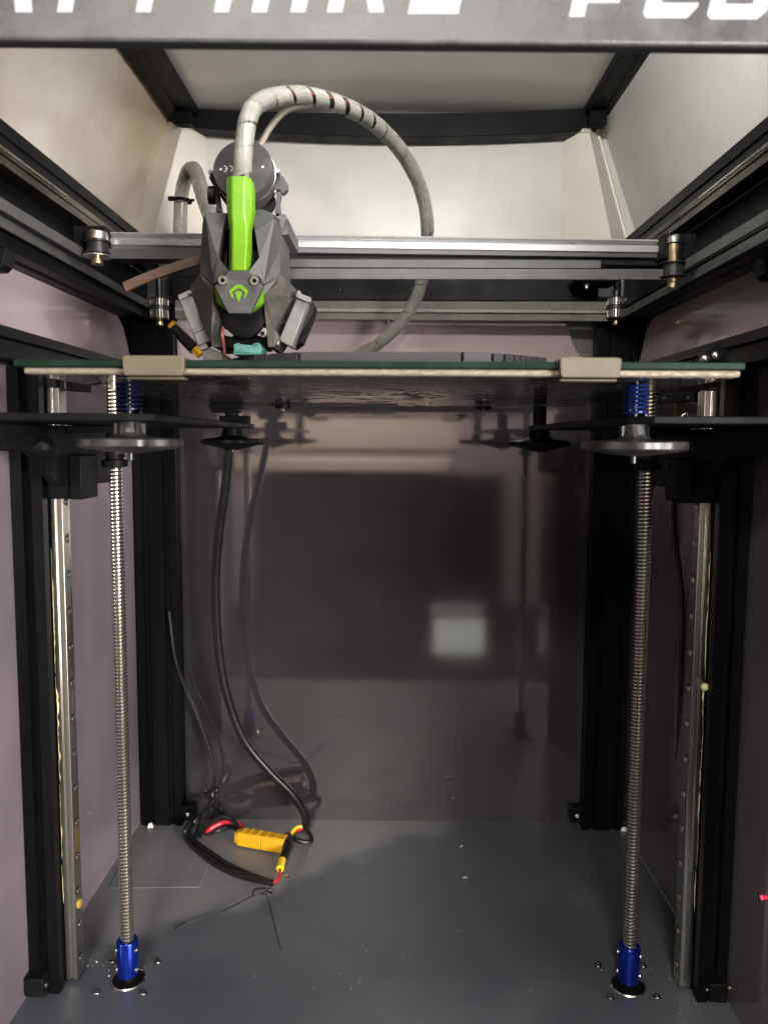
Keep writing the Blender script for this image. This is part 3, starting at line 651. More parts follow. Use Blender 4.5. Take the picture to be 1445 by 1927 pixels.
for sx in (-1, 1):
    for kd, fr in ((394.6, 1), (648.2, 0)):
        c = (BX+sx*kw, kd)
        dk = M_dark if fr else M_matte
        kn = MB().lathe((c[0], c[1], 377.6 if fr else 375.6), (0, 0, 1), [(3, -2), (9, -1.4), (22.5, .5), (24.8, 1.3), (25.4, 1.9), (25.4, 4.9), (24.8, 5.5), (14, 5.9), (8.5, 6.7), (6.4, 8.6), (5.4, 13.8)] if fr else
                        [(2, -1.6), (6, -1.6), (8, -.6), (22.0, 2.6), (25, 3.6), (25.4, 4.2), (25.2, 6.2), (24, 7.0), (12, 8.6), (8.4, 10.4), (7.6, 15.8)], 96, 10, .028)
        kn = kn.build('levelling_knob', mat('knob_steel', (.020, .020, .0195), .40, .3, (.05, .049, .047), 90, .1, 900, .1) if fr and sx < 0 else (MATS['knob_steel'] if fr else M_matte), bed)
        MB().lathe((c[0], c[1], 371.9), (0, 0, 1), [(1.2, 0), (1.6, .3), (1.6, 40)], 12).build('bolt', M_dark, bed)
        for i in range(6):
            an = i*math.pi/3+.3; d = Vector((math.cos(an), math.sin(an), 0))
            MB().obox(Vector((c[0], c[1], 387))+d*(6.2 if fr else 8), d, (-d.y, d.x, 0), (0, 0, 1), 1.3, .9, 3.6).build('rib', dk, kn)
        if fr: spring(c, 396, 411.4, 5.6, 7.2, .78, M_spring if sx > 0 else M_springd)
        elif sx > 0: spring(c, 396, 411.4, 5.0, 8.5, .9, M_dark)
        else:
            sp = spring(c, 396, 411.4, 5.0, 8.5, .9, M_dark)
            # plug block at the rear left corner where the bed cable arrives
            q = lambda x0, y0, x1, y1, d: [P(x0, y0, d), P(x1, y0, d), P(x1, y1, d), P(x0, y1, d)]
            pb = MB().prism(q(397, 757, 450, 776, 638), (0, 12, 0)).build('clamp_body', M_matte, bed, bevel=.8)
            MB().prism(q(393, 759, 455, 769, 637), (0, 14, 0)).build('clamp_jaw', M_matte, pb, bevel=.8)
            MB().prism(q(412, 782, 468, 803, 640), (0, 10, 0)).build('clamp_foot', M_matte, pb, bevel=.8)
gl = MB().box(BX-166, BX+163.5, 357, 681, 415.4, 418.6).build('glass_plate', M_glass, bevel=.5); tag(gl, 'green-edged glass build plate lying on the aluminium bed', 'glass plate')
for x0, x1, nm in ((230, 347, 'tan bed clip holding the glass, left of the tool head'), (1053, 1169, 'tan bed clip holding the glass, near the right front knob')):
    a_, b2 = P(x0, 690, 354), P(x1, 700, 354)
    t = thing('bed_clip', nm, 'clip', ((a_.x+b2.x)/2, 356, 411.6), 'bed clips')
    MB().prism([(a_.x+1.2, 353.6, 411.3), (b2.x-1.2, 353.6, 411.3), (b2.x-.4, 353.6, 412.4), (b2.x, 353.6, 419.7), (b2.x-2, 353.6, 420.2), (a_.x+2, 353.6, 420.2), (a_.x, 353.6, 419.7), (a_.x+.4, 353.6, 412.4)], (0, 3.2, 0)).build('clip_face', M_clip, t, bevel=.5)
    MB().box(a_.x+1, b2.x-1, 356.9, 372, 418.7, 420.1).build('upper_jaw', M_clip, t, bevel=.3)
    MB().box(a_.x+1, b2.x-1, 356.9, 364, 409.9, 410.95).build('lower_jaw', M_clip, t, bevel=.3)

# the print: a faceted disc
pr = thing('printed_disc', 'dark grey faceted disc being printed on the glass plate', 'print', (9, 533, 418.6))
Rr, cxd, cyd, zt = 118, 9.5, 533, 430.0
right = [562, 870, 927, 950, 969, 981, 991, 1000, 1008, 1015, 1021, 1026, 1030]
leftp = [562, 505, 482, 465, 453, 444, 436, 429, 424, 420]
def ang(px):                                  # angle on the disc's rim seen at this photo column
    d = ray(px, 670); best = None
    ex, ey = CAMX-cxd, -cyd; dx, dy = d.x, d.y
    A = dx*dx+dy*dy; B = ex*dx+ey*dy; C_ = ex*ex+ey*ey-Rr*Rr; disc = B*B-A*C_
    t_ = (-B-math.sqrt(disc))/A if disc > 0 else -B/A
    return math.atan2(ey+t_*dy, ex+t_*dx)
angs = [ang(x) for x in right]; angl = [ang(x) for x in leftp]
seq = sorted(angs+angl[1:])
body = [(cxd+(Rr-12.5)*math.cos(2*math.pi*i/72), cyd+(Rr-12.5)*math.sin(2*math.pi*i/72)) for i in range(72)]
MB().prism([(x, y, 418.65) for x, y in body], (0, 0, zt-418.8)).build('body', M_disc, pr)
for i in range(len(seq)-1):
    gp = min(.008, (seq[i+1]-seq[i])*.12); a0, a1 = seq[i]+gp, seq[i+1]-gp; st = 6 if a1-a0 > .3 else 1
    r1 = Rr; outer = [(cxd+r1*math.cos(a0+(a1-a0)*k/st), cyd+r1*math.sin(a0+(a1-a0)*k/st)) for k in range(st+1)]
    if st > 1: outer = [outer[0], outer[-1]]
    inn = [(cxd+(Rr-22 if st > 1 else Rr-16)*math.cos(a), cyd+(Rr-22 if st > 1 else Rr-16)*math.sin(a)) for a in (a1, a0)]
    MB().prism([(x, y, 418.7) for x, y in outer+inn], (0, 0, zt-418.7)).build('facet', M_disc, pr, bevel=.2)

# ------------------------------------------------------------------ tool head
def T(u, v, D): return P(300+u/4.014, 220+v/4.014, D)
th = thing('tool_head', 'charcoal faceted tool head with lime green spine and round motor, printing on the bed', 'tool head', P(465, 655, 450))
def facet(name, loops, m_, depth=None, parent=th, bevel=.35, back=None):
    """loops: list of (u, v, D) front outline, extruded back to a common depth."""
    f = [T(*q) for q in loops]; bk_ = [Vector((p.x, depth, p.z)) for p in f]
    return MB().hexa(f, bk_).build(name, m_, parent, bevel=bevel)
def solid(name, polys, m_, depth, parent=th, bevel=0):   # several facets sharing one closed body
    mb = MB()
    for pl in polys:
        f = [T(*q) for q in pl]; mb.hexa(f, [Vector((p.x, depth, p.z)) for p in f])
    return mb.build(name, m_, parent, bevel=bevel, smooth=False)
DP = 500
# back plate and inner cavity
solid('carriage_back', [[(330, 760, 492), (900, 760, 492), (905, 1180, 492), (640, 1280, 492), (560, 1280, 492), (312, 1180, 492)]], M_matte, 524)
solid('shroud', [
    [(335, 752, 452), (350, 755, 446), (440, 1060, 440), (410, 1262, 440), (308, 1172, 452), (312, 1000, 455), (325, 800, 456)],
    [(350, 755, 446), (375, 722, 452), (510, 724, 452), (478, 860, 444), (440, 1060, 440)],
    [(440, 1060, 440), (525, 1160, 434), (410, 1262, 436)],
    [(870, 765, 446), (900, 788, 456), (910, 1000, 456), (914, 1180, 452), (785, 1265, 440), (755, 1060, 440)],
    [(705, 726, 452), (845, 740, 452), (870, 765, 446), (755, 1060, 440), (722, 860, 444)],
    [(755, 1060, 440), (785, 1265, 436), (678, 1162, 434)],
    [(478, 726, 456), (722, 726, 456), (722, 848, 452), (478, 848, 452)]], M_pla, DP)
# boss blocks inside the opening
bx_ = solid('inner_block', [[(470, 1000, 458), (512, 995, 458), (512, 1130, 456), (470, 1085, 456)]], M_pla, 490)
bx_ = solid('inner_block', [[(686, 1010, 458), (752, 1005, 458), (748, 1062, 456), (700, 1128, 456), (686, 1128, 456)]], M_pla, 490)
mb = MB()                                     # letter R raised on the right inner block
for pl in ([(706, 1024), (714, 1024), (714, 1080), (706, 1080)], [(714, 1024), (738, 1024), (738, 1032), (714, 1032)], [(731, 1032), (739, 1032), (739, 1054), (731, 1054)], [(714, 1046), (731, 1046), (731, 1054), (714, 1054)], [(722, 1054), (731, 1054), (742, 1080), (733, 1080)]):
    f = [T(u, v, 456.6) for u, v in pl]; mb.hexa(f, [p+Vector((0, 1.5, 0)) for p in f])
mb.build('raised_letter', M_fan, bx_, smooth=False)
solid('inner_bracket', [[(702, 960, 462), (735, 958, 462), (735, 1000, 462), (702, 1000, 462)]], M_matte, 492)
# side block right
solid('side_block', [[(905, 735, 470), (950, 732, 470), (960, 760, 470), (975, 780, 472), (975, 885, 472), (918, 890, 468), (905, 800, 466)]], M_pla, 520)
# duct wings
solid('left_wing', [
    [(308, 1180, 452), (410, 1272, 441), (404, 1340, 440), (330, 1235, 446)],
    [(308, 1180, 452), (330, 1235, 446), (404, 1340, 440), (352, 1600, 452), (240, 1345, 464), (232, 1275, 464)],
    [(404, 1340, 440), (418, 1420, 441), (430, 1440, 444), (468, 1735, 448), (400, 1735, 448), (390, 1690, 450), (352, 1600, 452)]], M_pla2, 486)
solid('right_wing', [
    [(905, 1182, 452), (880, 1238, 446), (796, 1345, 440), (788, 1276, 441)],
    [(905, 1182, 452), (1032, 1300, 464), (1022, 1345, 464), (870, 1600, 452), (796, 1345, 440), (880, 1238, 446)],
    [(796, 1345, 440), (870, 1600, 452), (905, 1670, 450), (862, 1735, 448), (822, 1735, 448), (792, 1440, 444)]], M_pla2, 486)
# side fans
def fan(name, quad, D0, D1, extra):
    f = [T(u, v, D0) for u, v in quad]
    o = MB().hexa(f, [Vector((p.x, D1, p.z)) for p in f]).build(name, M_fan, th, bevel=.6)
    for nm, pl, d0, m_ in extra:
        f = [T(u, v, d0) for u, v in pl]; MB().hexa(f, [p+Vector((0, 5, 0)) for p in f]).build(nm, m_, o, bevel=.35)
    return o
fan('side_fan', [(152, 1385), (243, 1348), (388, 1690), (292, 1745)], 459, 474, [
    ('latch', [(136, 1345), (228, 1302), (236, 1325), (205, 1338), (212, 1352), (150, 1383)], 456, M_fan),
    ('clip', [(245, 1610), (325, 1578), (333, 1598), (252, 1632)], 457.6, M_fan),
    ('cover', [(258, 1640), (340, 1605), (375, 1690), (296, 1725)], 457.8, M_fan),
    ('foot', [(290, 1735), (352, 1706), (372, 1740), (312, 1765)], 456.5, M_fan)])
fan('side_fan', [(1035, 1372), (1122, 1395), (1002, 1740), (900, 1685)], 459, 474, [
    ('latch', [(1042, 1308), (1062, 1310), (1070, 1335), (1145, 1362), (1140, 1395), (1120, 1400), (1030, 1358)], 456, M_fan),
    ('tin_tape', [(868, 1690), (905, 1680), (898, 1722), (870, 1722)], 452, M_alu)])
solid('fan_body', [[(1090, 1390, 470), (1150, 1385, 470), (1178, 1430, 472), (1165, 1490, 472), (1075, 1700, 470), (1010, 1745, 470), (1000, 1700, 470)]], M_blackp, 486, bevel=.8)
solid('nozzle_duct', [[(325, 1765, 440), (385, 1742, 444), (460, 1775, 444), (474, 1815, 440), (470, 1838, 438), (330, 1838, 438)]], M_pla2, 470, bevel=.8)
# front plate, green corners, emblem
fp = [(525, 1160), (678, 1160), (782, 1278), (682, 1482), (520, 1482), (416, 1278)]
plate = solid('front_plate', [[(u, v, 432) for u, v in fp]], M_pla, 437, bevel=.4)
solid('green_cheek', [[(416, 1290, 436), (505, 1455, 437), (432, 1402, 441)]], M_green, 446)
solid('green_cheek', [[(784, 1290, 436), (788, 1402, 441), (688, 1455, 437)]], M_green, 446)
em = MB()
arch = [[(523, 1312), (578, 1268), (600, 1266), (600, 1292), (588, 1294), (552, 1318), (550, 1332)], [(600, 1266), (622, 1268), (673, 1312), (645, 1332), (642, 1318), (612, 1294), (600, 1292)],
        [(523, 1312), (550, 1332), (562, 1372), (545, 1362)], [(673, 1312), (645, 1332), (634, 1372), (650, 1362)],
        [(598, 1402), (574, 1334), (578, 1318), (598, 1310)], [(598, 1402), (598, 1310), (618, 1318), (622, 1334)]]
for pl in arch:
    f = [T(u, v, 431.55) for u, v in pl]; em.hexa(f, [p+Vector((0, .7, 0)) for p in f])
em.build('emblem', M_green, plate, smooth=False)
for u, v in ((478, 1232), (718, 1236)):
    c = T(u, v, 430.5); s_ = MB().lathe(c+Vector((0, 4, 0)), (0, -1, 0), [(2.55, 0), (2.55, 4.2), (2.3, 4.6), (1.3, 4.6), (1.2, 3.2)], 22).build('cap_screw', M_boltm, th)
    MB().lathe(c+Vector((0, 3.4, 0)), (0, -1, 0), [(3.4, 0), (3.4, .6), (2.7, .6)], 22).build('recess', M_matte, th)
    MB().lathe(c+Vector((0, 1.2, 0)), (0, -1, 0), [(1.15, 0), (1.15, .9), (.9, .95)], 6).build('hex_socket', M_matte, s_)
# nose fan
c = T(632, 1500, 446)
MB().lathe(c+Vector((0, 10, 0)), (0, -1, 0), [(12.4, 0), (12.6, .4), (12.6, 8), (12.0, 9), (11, 9.4), (6, 9.6)], 40).build('nose_fan', M_matte, th)
solid('fan_lug', [[(735, 1648, 445), (760, 1622, 445), (785, 1588, 445), (806, 1600, 445), (808, 1640, 445), (784, 1662, 445)]], M_fan, 448, bevel=.4)
cc = T(778, 1634, 444.6); MB().lathe(cc+Vector((0, .6, 0)), (0, -1, 0), [(1.25, 0), (1.25, .5), (.9, .5)], 14).build('lug_hole', M_matte, th)
solid('fan_lug', [[(470, 1590, 447), (505, 1605, 447), (560, 1640, 447), (545, 1660, 447), (490, 1650, 447)]], M_fan, 449, bevel=.4)
solid('hot_end', [[(500, 1640, 455), (800, 1640, 455), (806, 1740, 455), (500, 1740, 455)]], M_matte, 478)
sock = []
for i, (u, v) in enumerate([(556, 1722), (575, 1708), (596, 1702), (615, 1716), (660, 1718), (690, 1722), (715, 1706), (748, 1702), (765, 1722), (774, 1760), (768, 1796), (556, 1796), (560, 1760)]):
    sock.append((u, v, 446+random.uniform(-.8, .8)))
solid('silicone_sock', [sock], M_teal, 464, bevel=.6)
MB().tube(spline([T(480, 1590, 446), T(474, 1640, 444), T(482, 1700, 446), T(492, 1790, 452)], 6), .9, 8).build('heater_wire', M_pinkw, th)
MB().tube(spline([T(470, 1570, 450), T(466, 1630, 449), T(470, 1700, 450), T(478, 1790, 454)], 6), .8, 8).build('heater_wire', M_rubber, th)
# lime spine: cable cover
sp = [(507, 452, 446), (690, 452, 446), (704, 520, 444), (705, 700, 440), (680, 830, 437), (682, 1000, 436), (668, 1160, 434), (525, 1160, 434), (527, 1000, 436), (528, 830, 437), (508, 700, 440), (504, 520, 444)]
mb = MB()
Lf = [(507, 452, 448), (504, 520, 446), (507, 700, 442), (528, 830, 439), (527, 1000, 438), (525, 1160, 436)]
Lm = [(548, 440, 444), (548, 520, 442), (546, 700, 438), (552, 830, 435), (550, 1000, 434), (548, 1160, 433)]
Rm = [(648, 440, 444), (640, 520, 442), (640, 700, 438), (660, 830, 435), (658, 1000, 434), (652, 1160, 433)]
Rf = [(692, 456, 448), (704, 520, 446), (706, 700, 442), (681, 830, 439), (680, 1000, 438), (668, 1160, 436)]
vs = []
for row in zip(Lf, Lm, Rm, Rf):
    q = [T(*p) for p in row]; vs += q+[q[3]+Vector((0, 9, 0)), q[0]+Vector((0, 9, 0))]
fs = [(i*6+j, i*6+(j+1) % 6, (i+1)*6+(j+1) % 6, (i+1)*6+j) for i in range(5) for j in range(6)]+[tuple(range(5, -1, -1)), tuple(30+j for j in range(6))]
mb.add(vs, fs).build('green_spine', M_green, th, bevel=.7)
# round motor
c = T(625, 385, 468); ax = Vector((-.10, -1, .17)).normalized()
mo = MB().lathe(c-ax*17, ax, [(17.2, 0), (17.4, .6), (17.4, 8), (17.0, 8.4), (17.0, 9), (17.6, 9.4), (17.6, 16.2), (17.1, 17), (2, 17.05)], 64).build('motor', M_motor, th)
MB().lathe(c-ax*9.2, ax, [(17.5, 0), (18.0, .2), (18.0, 1.2), (17.6, 1.4)], 64).build('motor_rim', M_steel, mo)
tx = Vector((1, -.1, 0)); tx = (tx-ax*tx.dot(ax)).normalized(); tz = ax.cross(tx); tz = tz if tz.z > 0 else -tz
def on_motor(u, v): return c+tx*((u-625)/4.014*.3115)+tz*(-(v-385)/4.014*.3115)+ax*.12
for u, v, r in ((462, 388, 10), (782, 380, 9)):
    MB().lathe(on_motor(u, v), ax, [(r/4.014*.31, 0), (r/4.014*.31, .12), (.1, .13)], 16).build('dot_mark', M_white, mo)
def arc(cu, cv, R, a0, a1, wd, extra=None):
    mb = MB(); n = 12
    for i in range(n):
        q = []
        for rr, aa in ((R-wd, i), (R, i), (R, i+1), (R-wd, i+1)):
            an = math.radians(a0+(a1-a0)*aa/n); q.append(on_motor(cu+rr*math.cos(an), cv+rr*math.sin(an)))
        mb.hexa(q, [p+ax*.12 for p in q])
    if extra:
        q = [on_motor(*e) for e in extra]; mb.hexa(q, [p+ax*.12 for p in q])
    return mb.build('printed_mark', M_white, mo, smooth=False)
arc(489, 387, 24, -100, 100, 5, [(492, 384), (508, 384), (508, 389), (492, 389)])
arc(530, 387, 24, -100, 60, 5)
arc(700, 520, 18, -80, 80, 5, [(705, 500), (720, 500), (720, 505), (705, 505)])
arc(702, 552, 20, -150, 90, 5)
# motor ears, arms, thumb wheels
for (u, v, poly, wheel) in ((402, 452, [(372, 450), (398, 428), (425, 440), (455, 490), (470, 540), (440, 520), (395, 500)], (398, 592)), (902, 446, [(848, 520), (880, 460), (905, 432), (938, 445), (966, 500), (964, 545), (930, 580), (905, 545), (850, 560)], None)):
    solid('idler_arm', [[(a_, b3, 478) for a_, b3 in poly]], M_pla, 484, bevel=.5)
    b = MB().lathe(T(u, v, 480), (.05, -1, .1), [(1.3, 0), (1.3, 7), (1.0, 7.4)], 14).build('arm_pin', M_boltm, th)
MB().lathe(T(404, 590, 480), (-1, -.1, 0), [(4.6, -2), (5.2, -1.6), (5.2, 2.4), (4.6, 2.8)], 28).build('thumb_wheel', M_dark, th)
solid('strut', [[(415, 520, 474), (440, 520, 474), (455, 640, 474), (465, 712, 472), (425, 716, 472), (430, 640, 474)]], M_pla, 480, bevel=.4)
solid('strut', [[(890, 560, 474), (918, 560, 474), (905, 640, 474), (912, 735, 474), (872, 726, 474), (880, 640, 474)]], M_pla, 480, bevel=.4)
solid('strut', [[(710, 705, 474), (760, 690, 474), (830, 715, 474), (880, 738, 474), (935, 800, 474), (925, 822, 474), (860, 752, 474), (700, 722, 474)]], M_pla, 480, bevel=.4)
MB().lathe(T(862, 560, 482), (0, -1, .1), [(2.2, 0), (2.2, 3), (1.8, 3.3)], 14).build('pivot', M_boltm, th)
solid('drive_housing', [[(450, 560, 486), (500, 600, 486), (520, 640, 486), (470, 615, 486)], [(700, 640, 488), (780, 640, 488), (775, 705, 488), (705, 705, 488)]], M_matte, 498)
MB().lathe(T(790, 650, 486), (.1, -1, 0), [(7.2, 0), (7.2, 3), (6.8, 3.3)], 40, ).build('drive_gear', M_dark, th)

# ------------------------------------------------------------------ wrapped cable loom
def spiral_wrap(mb, pts, r, pitch, frac, th_=.5, seg=18, gap=0, at0=0):
    """flat helical band around a path"""
    pts = [Vector(p) for p in pts]
    L = [0]
    for a_, b3 in zip(pts, pts[1:]): L.append(L[-1]+(b3-a_).length)
    fr = frames(pts); tot = L[-1]; n = int(tot/pitch*seg); vs = []; k = 0
    def at(s_):
        s_ = min(max(s_, 0), tot-1e-3); i = 0
        while L[i+1] < s_: i += 1
        t_ = (s_-L[i])/(L[i+1]-L[i]); p = pts[i].lerp(pts[i+1], t_)
        a_ = fr[i][1].lerp(fr[i+1][1], t_); b3 = fr[i][2].lerp(fr[i+1][2], t_); return p, a_.normalized(), b3.normalized()
    for i in range(n+1):
        s0 = tot*i/n; an = 2*math.pi*i/seg
        fv = frac*(1-gap*math.exp(-((tot*i/n-at0)/38)**2))*(1+.05*math.sin(i*.13)+.03*math.sin(i*.31))
        for off, rr in ((0, r), (.5, r+.12*math.sin(i*.2)), (1, r)):
            for q in (0, 1):
                p, a_, b3 = at(s0+off*pitch*fv); vs.append(p+(a_*math.cos(an)+b3*math.sin(an))*(rr-th_*q))
    fs = []
    for i in range(n):
        o_ = i*6; e = o_+6
        for j in (0, 2): fs.append((o_+j, o_+j+2, e+j+2, e+j)); fs.append((o_+j+1, e+j+1, e+j+3, o_+j+3))
        fs.append((o_, e, e+1, o_+1)); fs.append((o_+4, o_+5, e+5, e+4))
    mb.add(vs, fs); return mb
path = [(455, 366, 449), (456, 330, 449), (457, 300, 449), (460, 262, 451), (468, 220, 455), (482, 197, 462), (510, 183, 470), (560, 178, 482), (600, 184, 492), (660, 204, 515), (715, 240, 545), (760, 292, 575), (790, 350, 600), (803, 410, 620), (803, 460, 636), (797, 512, 652), (783, 560, 668), (755, 606, 688), (715, 645, 706), (670, 668, 724)]
pts = spline([P(*q) for q in path], 8)
lo = thing('cable_sleeve', 'milky spiral-wrapped cable loom arching from the tool head to the back', 'cable loom', pts[-1])
for k, (ox, oz, r_, m_) in enumerate([(0, 0, 2.6, M_rubber), (2.0, 1.0, 1.7, M_ptfe), (-1.8, 1.6, 1.6, M_rubber), (-1.2, -2.0, 1.7, M_dark), (1.4, -2.1, 1.4, M_ptfe), (.2, 2.6, 1.0, M_pinkw)]):
    fr = frames(pts); wv = [p+f[1]*(ox*math.cos(i*.05)+oz*math.sin(i*.05))+f[2]*(oz*math.cos(i*.05)-ox*math.sin(i*.05)) for i, (p, f) in enumerate(zip(pts, fr))]
    MB().tube(wv, r_, 8).build('inner_wire', m_, lo)
spiral_wrap(MB(), pts, 5.3, 14.5, .95, gap=.27, at0=108).build('spiral_wrap', M_wrap, lo)
o = MB().tube(spline([P(486, 285, 486), P(492, 268, 486), P(508, 240, 486), P(532, 212, 487), P(560, 200, 489), P(592, 196, 494)], 6), 1.9, 12).build('filament_tube', M_ptfe); tag(o, 'thin grey filament tube curving up from the motor to the wrapped loom', 'tube')
p2 = spline([P(339, 470, 690), P(339, 430, 690), P(340, 390, 688), P(344, 352, 684), P(354, 322, 676), P(366, 318, 664), P(374, 340, 640), P(384, 372, 612), P(396, 405, 585), P(404, 430, 570)], 7)
lo2 = thing('rear_cable_sleeve', 'pale spiral-wrapped loom bent over beside the left rear hood bracket', 'cable loom', p2[0])
MB().tube(p2, 3.6, 10).build('inner_wire', M_pinkw, lo2)
spiral_wrap(MB(), p2, 6.0, 15, .96).build('spiral_wrap', M_wrap, lo2)
p = P(345, 377, 686)
zt_ = MB(); 
for i in range(24):
    a0, a1 = 2*math.pi*i/24, 2*math.pi*(i+1)/24
    zt_.bar(p+Vector((6.7*math.cos(a0), 6.7*math.sin(a0), -.6*math.cos(a0))), p+Vector((6.7*math.cos(a1), 6.7*math.sin(a1), -.6*math.cos(a1))), 1.2, 2.4)
o = zt_.build('zip_tie', M_matte); tag(o, 'dark zip tie round the pale loom left of the motor', 'zip tie')
MB().box(p.x-11, p.x-5.5, p.y-7.5, p.y-4, p.z-1.6, p.z+1.4).build('tie_head', M_matte, o); MB().box(p.x+4, p.x+11, p.y-7.5, p.y-5.5, p.z-2.4, p.z-.6).build('tie_tail', M_matte, o)

# ------------------------------------------------------------------ bed power cable and connectors on the floor
cab = spline([P(432, 826, 655), P(431, 850, 660), P(425, 910, 668), P(413, 1000, 680), P(406, 1100, 690), P(410, 1200, 697), P(425, 1300, 703), P(458, 1390, 709), P(505, 1450, 713), P(550, 1495, 717), P(573, 1532, 721), P(575, 1556, 723)], 8)
o = MB().tube(cab, 3.9, 14).build('power_cable', M_rubber); tag(o, 'thick black power cable hanging from the bed down to the yellow plug', 'cable')
cl = spline([P(575, 1560, 722), P(586, 1577, 716), P(580, 1586, 712), P(560, 1582, 713), P(548, 1576, 716)], 6)
o = MB().tube(cl, 2.2, 10).build('cable_tail', M_rubber); tag(o, 'short black cable tail looping on the floor behind the yellow plug', 'cable')
con = thing('yellow_plug', 'yellow two-part power plug lying on the floor by the back wall', 'plug', PZ(510, 1582, 0))
A = PZ(452, 1573, 8); B = PZ(538, 1588, 8); d = (B-A).normalized(); sd = d.cross(Vector((0, 0, 1))).normalized()
A = A+Vector((0, 0, -.2)); mid = A.lerp(B, .52)
def plugbody(a_, b3, w0, w1, h, nm, m_=M_yel):
    f = []
    for p_, wd in ((a_, w0), (b3, w1)):
        f.append([p_+sd*s_*wd+Vector((0, 0, z)) for s_, z in ((-.5, -h*.5), (.5, -h*.5), (.5, h*.15), (.32, h*.5), (-.32, h*.5), (-.5, h*.15))])
    return MB().hexa(f[0], f[1]).build(nm, m_, con, bevel=.7)
plugbody(A, mid, 15, 16.5, 12, 'socket_half'); plugbody(mid+d*.3, B, 15.6, 14.6, 12.6, 'plug_half')
plugbody(A-d*4, A-d*.1, 11, 15, 9, 'end_cap'); plugbody(B+d*.1, B+d*4, 14, 9, 9, 'end_cap')
for k in (.1, .25, .42, .62, .8):
    q_ = A.lerp(B, k)+Vector((0, 0, 6.35)); MB().obox(q_, d, sd, (0, 0, 1), .7, 4.2, .45).build('grip_rib', M_yel, con)
def cable(name, label, pts, r, m_, cat='cable', n=8, seg=10):
    o = MB().tube(spline([Vector(p) for p in pts], n), r, seg).build(name, m_); return tag(o, label, cat)
cable('red_wire', 'thick red wire from the floor hole to the yellow plug', [PZ(388, 1570, 1), PZ(396, 1560, 6), PZ(418, 1549, 9), PZ(440, 1547, 11), PZ(455, 1556, 9)], 2.3, M_red, 'wire')
cable('red_wire', 'short red wire leaving the right end of the yellow plug', [PZ(540, 1568, 9), PZ(556, 1564, 9), PZ(568, 1560, 9), PZ(574, 1556, 10)], 1.5, M_red, 'wire')
cable('yellow_wire', 'yellow wire arching beside the right end of the yellow plug', [PZ(545, 1582, 8), PZ(549, 1568, 11), PZ(558, 1558, 13), PZ(568, 1556, 13)], 1.7, M_yelw, 'wire')
cable('black_lead', 'upper black lead of the pair bent into the yellow plug', [PZ(384, 1568, 1), PZ(396, 1550, 10), PZ(416, 1538, 16), PZ(434, 1542, 14), PZ(450, 1556, 9)], 2.3, M_rubber)
cable('black_lead', 'lower black lead of the pair bent into the yellow plug', [PZ(386, 1572, 1), PZ(408, 1564, 4), PZ(430, 1556, 6), PZ(450, 1562, 8)], 1.9, M_rubber)
cable('floor_cable', 'black cable sweeping over the floor to the red-tipped lead, front strand', [PZ(392, 1530, 20), PZ(366, 1545, 14), PZ(350, 1560, 10), PZ(351, 1578, 4), PZ(372, 1602, 3), PZ(410, 1630, 3), PZ(450, 1648, 3), PZ(490, 1658, 3), PZ(514, 1663, 2.6)], 2.6, M_rubber)
cable('floor_cable', 'black cable sweeping over the floor to the red-tipped lead, rear strand', [PZ(372, 1545, 12), PZ(354, 1560, 7), PZ(362, 1580, 3), PZ(390, 1602, 3), PZ(430, 1628, 3), PZ(470, 1647, 3), PZ(510, 1660, 2.6)], 2.4, M_rubber)
cable('stray_cable', 'thin black cable rising beside the left rear post out of the floor bundle', [PZ(368, 1574, 2), PZ(382, 1545, 24), P(398, 1505, 735), P(404, 1460, 738), P(394, 1410, 741), P(372, 1350, 744), P(350, 1300, 745), P(330, 1240, 739), P(318, 1150, 738)], 1.7, M_rubber)
cable('bundle_cable', 'black cable arching over the floor bundle, left of the yellow plug', [PZ(376, 1575, 2), PZ(384, 1548, 18), PZ(398, 1522, 34), P(412, 1512, 738), P(418, 1527, 740), P(416, 1540, 745)], 1.9, M_rubber)
cable('bundle_cable', 'grey-lit black cable standing steeply in the floor bundle', [PZ(366, 1578, 2), PZ(376, 1552, 18), PZ(388, 1528, 34), P(404, 1500, 742), P(408, 1482, 750)], 2.1, M_rubber)
t = thing('taped_splice', 'black taped splice with yellow ring and red wire, in front of the yellow plug', 'splice', PZ(535, 1620, 0))
MB().tube([PZ(542, 1574, 10), PZ(541, 1590, 9), PZ(537, 1604, 7), PZ(531, 1618, 5)], [4.2, 4.4, 3.8, 3.4], 12).build('tape', M_rubber, t)
MB().tube([PZ(531, 1619, 5), PZ(527, 1636, 4)], 3.4, 14).build('yellow_ring', M_yelw, t)
MB().tube(spline([PZ(527, 1637, 4), PZ(526, 1648, 3.5), PZ(522, 1656, 3), PZ(514, 1662, 2.8)], 5), 1.2, 10).build('red_lead', M_red, t)
